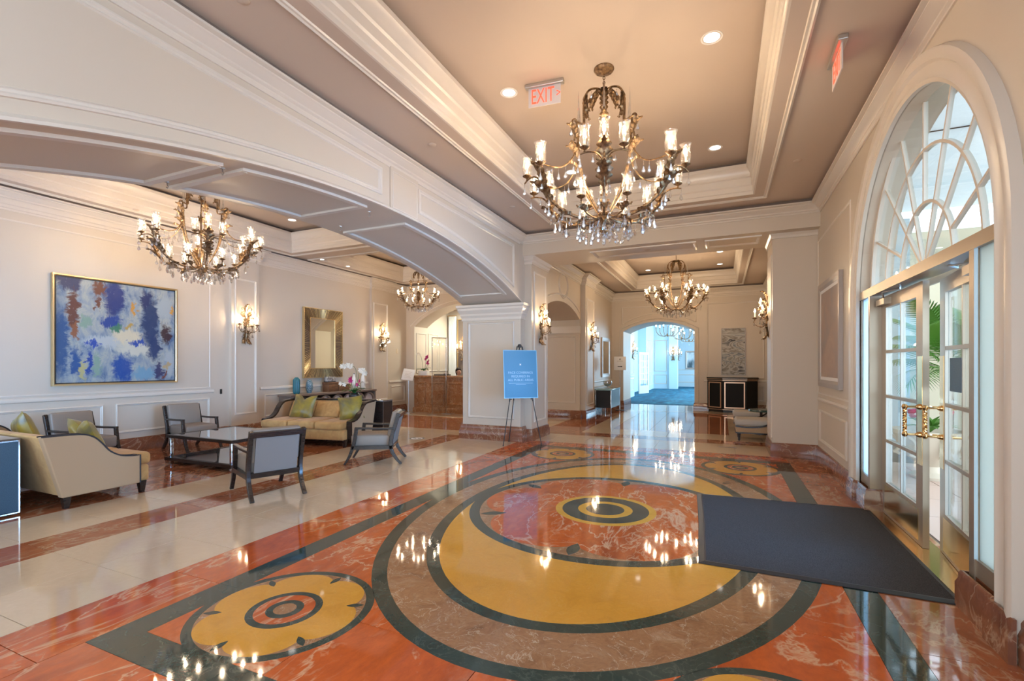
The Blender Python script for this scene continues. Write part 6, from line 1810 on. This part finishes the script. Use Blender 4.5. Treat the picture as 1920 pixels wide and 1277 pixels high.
def slipper(label, loc, rz, back=True):
    s = root('slipper_chair', label, 'chair', loc, rz, 'pale grey slipper chairs')
    bs = MB().rbox(-0.33, 0.33, -0.44, 0.36, 0.17, 0.31, 0.02, 2); bs.build('base', M['armfab'], s)
    MB().rbox(-0.32, 0.32, -0.46, 0.34, 0.29, 0.44, 0.055, 4).build('seat', M['seatgrey'], s)
    for sx in (-1, 1):
        MB().prism(band(sm2([(-0.45, 0.30), (-0.2, 0.285), (0.1, 0.33), (0.32, 0.50), (0.40, 0.70)], 4), 0.03), sideX, sx * 0.335 - 0.012, sx * 0.335 + 0.012).build('side_trim', M['espresso'], s)
    MB().box(-0.335, 0.335, -0.445, 0.365, 0.155, 0.175).build('base_trim', M['espresso'], s, smooth=False)
    for sx in (-1, 1):
        for y in (-0.38, 0.30):
            x = sx * 0.28
            MB().add([(x - 0.016, y - 0.016, 0), (x + 0.016, y - 0.016, 0), (x + 0.016, y + 0.016, 0), (x - 0.016, y + 0.016, 0), (x - 0.032, y - 0.032, 0.16), (x + 0.032, y - 0.032, 0.16), (x + 0.032, y + 0.032, 0.16), (x - 0.032, y + 0.032, 0.16)], [(3, 2, 1, 0), (4, 5, 6, 7), (0, 1, 5, 4), (1, 2, 6, 5), (2, 3, 7, 6), (3, 0, 4, 7)]).build('leg', M['espresso'], s, smooth=False)
    bk = MB().rbox(-0.31, 0.31, -0.06, 0.06, 0, 0.50, 0.04, 3)
    bk.v = [(x, 0.31 + 0.16 * z + y, 0.36 + z) for x, y, z in bk.v]
    bk.build('back', M['seatgrey'], s)
    return s


sc1 = slipper('pale grey slipper chair nearest behind the right column', (0.70, 11.0, 0), R(-90))
copy_tree(sc1, (0.70, 12.75, 0), R(-90), 'pale grey slipper chair farther along, before the black cabinet', group='pale grey slipper chairs')
gt = root('side_table', 'small round dark green side table between the two slipper chairs', 'table', (0.80, 11.92, 0))
M['dkgreen'] = mat('dark_green_lacquer', (0.015, 0.05, 0.045), 0.15)
MB().lathe([(0.001, 0.50), (0.25, 0.50), (0.26, 0.515), (0.25, 0.55), (0.001, 0.55)], 28).build('top', M['dkgreen'], gt)
MB().tube([(0, 0, 0.03), (0, 0, 0.51)], 0.028, 10).build('stem', M['espresso'], gt)
MB().lathe([(0.001, 0), (0.17, 0), (0.17, 0.018), (0.03, 0.04)], 24).build('base', M['espresso'], gt)

# ------------------------------------------------------------------ blue corridor
KY0, KY1 = FY1 + 1.5, 35.0
struct(MB().box(-6.5, 2.5, 19.0, KY1 + 0.3, -0.1, 0.004).build('floor_corridor', M['carpet'], smooth=False))
struct(MB().box(-6.5, 2.5, KY0, KY1 + 0.3, 4.0, 4.1).build('ceiling_corridor', M['kwall'], smooth=False))
kb = struct(MB().box(-6.5, 2.5, KY1, KY1 + 0.3, 0, 4.0).build('wall_corridor_end', M['kwall'], smooth=False))
panel(kb, wallY(KY1), rect(-2.9, -0.6, 0.3, 0.85)); panel(kb, wallY(KY1), rect(-2.9, -0.6, 1.15, 3.3))
kl = MB().box(-4.9, -3.9, 19.0, 23.6, 0, 4.0).box(-4.9, -4.0, 28.2, KY1, 0, 4.0).box(-4.9, -4.45, 23.6, 28.2, 0, 4.0)
kl = struct(kl.build('wall_corridor_left', M['kwall'], smooth=False))
for a, b in ((19.6, 21.4), (21.7, 23.4)):
    for c, d in ((0.3, 0.9), (1.1, 3.0)):
        panel(kl, wallX(-3.9, 1), rect(a, b, c, d))
MB().sweep([(23.6, 1.0), (19.0, 1.0)], RAIL, wallX(-3.9, 1), False).build('chair_rail', M['trim'], kl)
for a, b in ((28.5, 30.4), (30.8, 34.6)):
    panel(kl, wallX(-4.0, 1), rect(a, b, 0.3, 0.9)); panel(kl, wallX(-4.0, 1), rect(a, b, 1.1, 3.0))
# room beyond the left opening
struct(MB().box(-6.5, -6.3, 19, KY1, 0, 4).build('wall_corridor_side', M['kwall'], smooth=False))
kr = MB()
for a, b in ((19.0, 20.2), (24.0, 24.7), (28.5, 29.2), (33.0, KY1)):
    kr.box(1.3, 1.6, a, b, 0, 4.0)
kr.box(1.3, 1.6, 19.0, KY1, 3.5, 4.0).box(1.3, 1.6, 19.0, KY1, 0, 0.25)
struct(kr.build('wall_corridor_right', M['kwall'], smooth=False))
kp = struct(MB().box(-4.0, -3.05, 31.6, 32.0, 0, 4.0).box(-3.05, -2.55, 31.4, 32.0, 0, 4.0).build('wall_corridor_pillar', M['kwall'], smooth=False))
for c, d in ((0.3, 0.9), (1.1, 3.1)):
    panel(kp, wallY(31.6), rect(-3.95, -3.2, c, d))
# glazed door standing open on the left
d2 = struct(root('door_2', 'white glazed door standing open on the left of the corridor', 'door', (-4.0, 25.6, 0), 0))
for nm, args in (('stile', (0, 0.10, 0, 2.15)), ('stile', (0.92, 1.02, 0, 2.15)), ('rail', (0.10, 0.92, 0, 0.42)), ('rail', (0.10, 0.92, 2.02, 2.15))):
    MB().box(args[0] * 0.35, args[1] * 0.35 + 0.001, args[0] * 0.94, args[1] * 0.94, args[2], args[3]).build(nm, M['trim'], d2, smooth=False) if nm == 'x' else None
dk2 = lambda u, v, h: (u * 0.36 + h * 0.93, u * 0.93 - h * 0.36, v)
for a, b, c, d in ((0, 0.13, 0, 2.2), (0.89, 1.02, 0, 2.2), (0.13, 0.89, 0, 0.42), (0.13, 0.89, 2.06, 2.2)):
    MB().prism(rect(a, b, c, d), dk2, -0.02, 0.02).build('door_frame', M['trim'], d2, smooth=False)
for i in range(1, 5):
    MB().prism(rect(0.13, 0.89, 0.42 + 0.328 * i - 0.015, 0.42 + 0.328 * i + 0.015), dk2, -0.015, 0.015).build('muntin', M['trim'], d2, smooth=False)
MB().prism(rect(0.495, 0.525, 0.42, 2.06), dk2, -0.015, 0.015).build('muntin', M['trim'], d2, smooth=False)
for i in range(5):
    for a, b in ((0.13, 0.495), (0.525, 0.89)):
        MB().prism(rect(a, b, 0.435 + 0.328 * i, 0.42 + 0.328 * (i + 1) - 0.015), dk2, -0.003, 0.003).build('glass_pane', M['pane'], d2, smooth=False)
MB().tube([dk2(0.96, 1.0, 0.03), dk2(0.96, 1.0, 0.07), dk2(0.86, 1.0, 0.07)], 0.010, 6).build('handle', M['brass'], d2)
M['darkprint'] = mat('dark_top_print', (0.7, 0.75, 0.78), 0.4)
_m = M['darkprint']; setcol(_m, ramp(_m, noise(_m, coords(_m, (1, 1, 0.6), kind='obj'), 1.2, 3), [(0.45, (0.70, 0.76, 0.80)), (0.62, (0.06, 0.10, 0.12))]))
framed('corridor_print', 'white framed print on the corridor end wall', 'painting', lambda u, v, d: (-1.85 + u, KY1 - d, 1.85 + v), 0.70, 1.05, M['darkprint'], M['silver'], 0.10, 0.05)
for (x, y), rz, l in (((-3.9, 23.0), R(90), 'bronze sconce on the near left corridor wall'), ((-2.80, 31.4), 0, 'bronze sconce on the white corridor pillar, facing the hall'), ((-2.55, 31.7), R(90), 'bronze sconce on the right side of the corridor pillar')):
    copy_tree(s1, (x, y, 1.85), rz, l, group=GS)


def hoop_chandelier(label, loc):
    c = root('chandelier', label, 'chandelier', loc, 0, 'dark hoop chandeliers in the corridor')
    MB().lathe([(0.001, 0.0), (0.10, 0.0), (0.09, -0.03), (0.02, -0.05)], 20).build('canopy', M['bronze'], c)
    MB().tube([(0, 0, -0.03), (0, 0, -1.0)], 0.010, 8).build('rod', M['bronze'], c)
    MB().lathe([(0.001, -1.10), (0.03, -1.06), (0.045, -1.0), (0.03, -0.95), (0.012, -0.92)], 14).build('hub', M['bronze'], c)
    for k in range(6):
        a = k * math.pi / 3 + 0.3
        q2 = lambda r, z: (r * math.cos(a), r * math.sin(a), z)
        MB().tube(smooth_path([q2(0.03, -1.02), q2(0.20, -1.06), q2(0.40, -1.0), q2(0.52, -0.84), q2(0.54, -0.70)], 5), 0.014, 7).build('arm', M['bronze'], c)
        candle(c, Vector(q2(0.54, -0.66)))
        put(CR_L, 'crystal_drop', c, Matrix.Translation(q2(0.50, -0.86)))
    put(CR_L, 'crystal_drop', c, Matrix.Translation((0, 0, -1.10)))
    return c


h1 = hoop_chandelier('dark hoop chandelier nearest in the blue corridor', (-2.46, 24.5, 4.0))
copy_tree(h1, (-2.02, 27.7, 4.0), 0.4, 'dark hoop chandelier in the middle of the blue corridor', group='dark hoop chandeliers in the corridor')
copy_tree(h1, (-1.84, 31.0, 4.0), 0.8, 'dark hoop chandelier at the far end of the blue corridor', group='dark hoop chandeliers in the corridor')
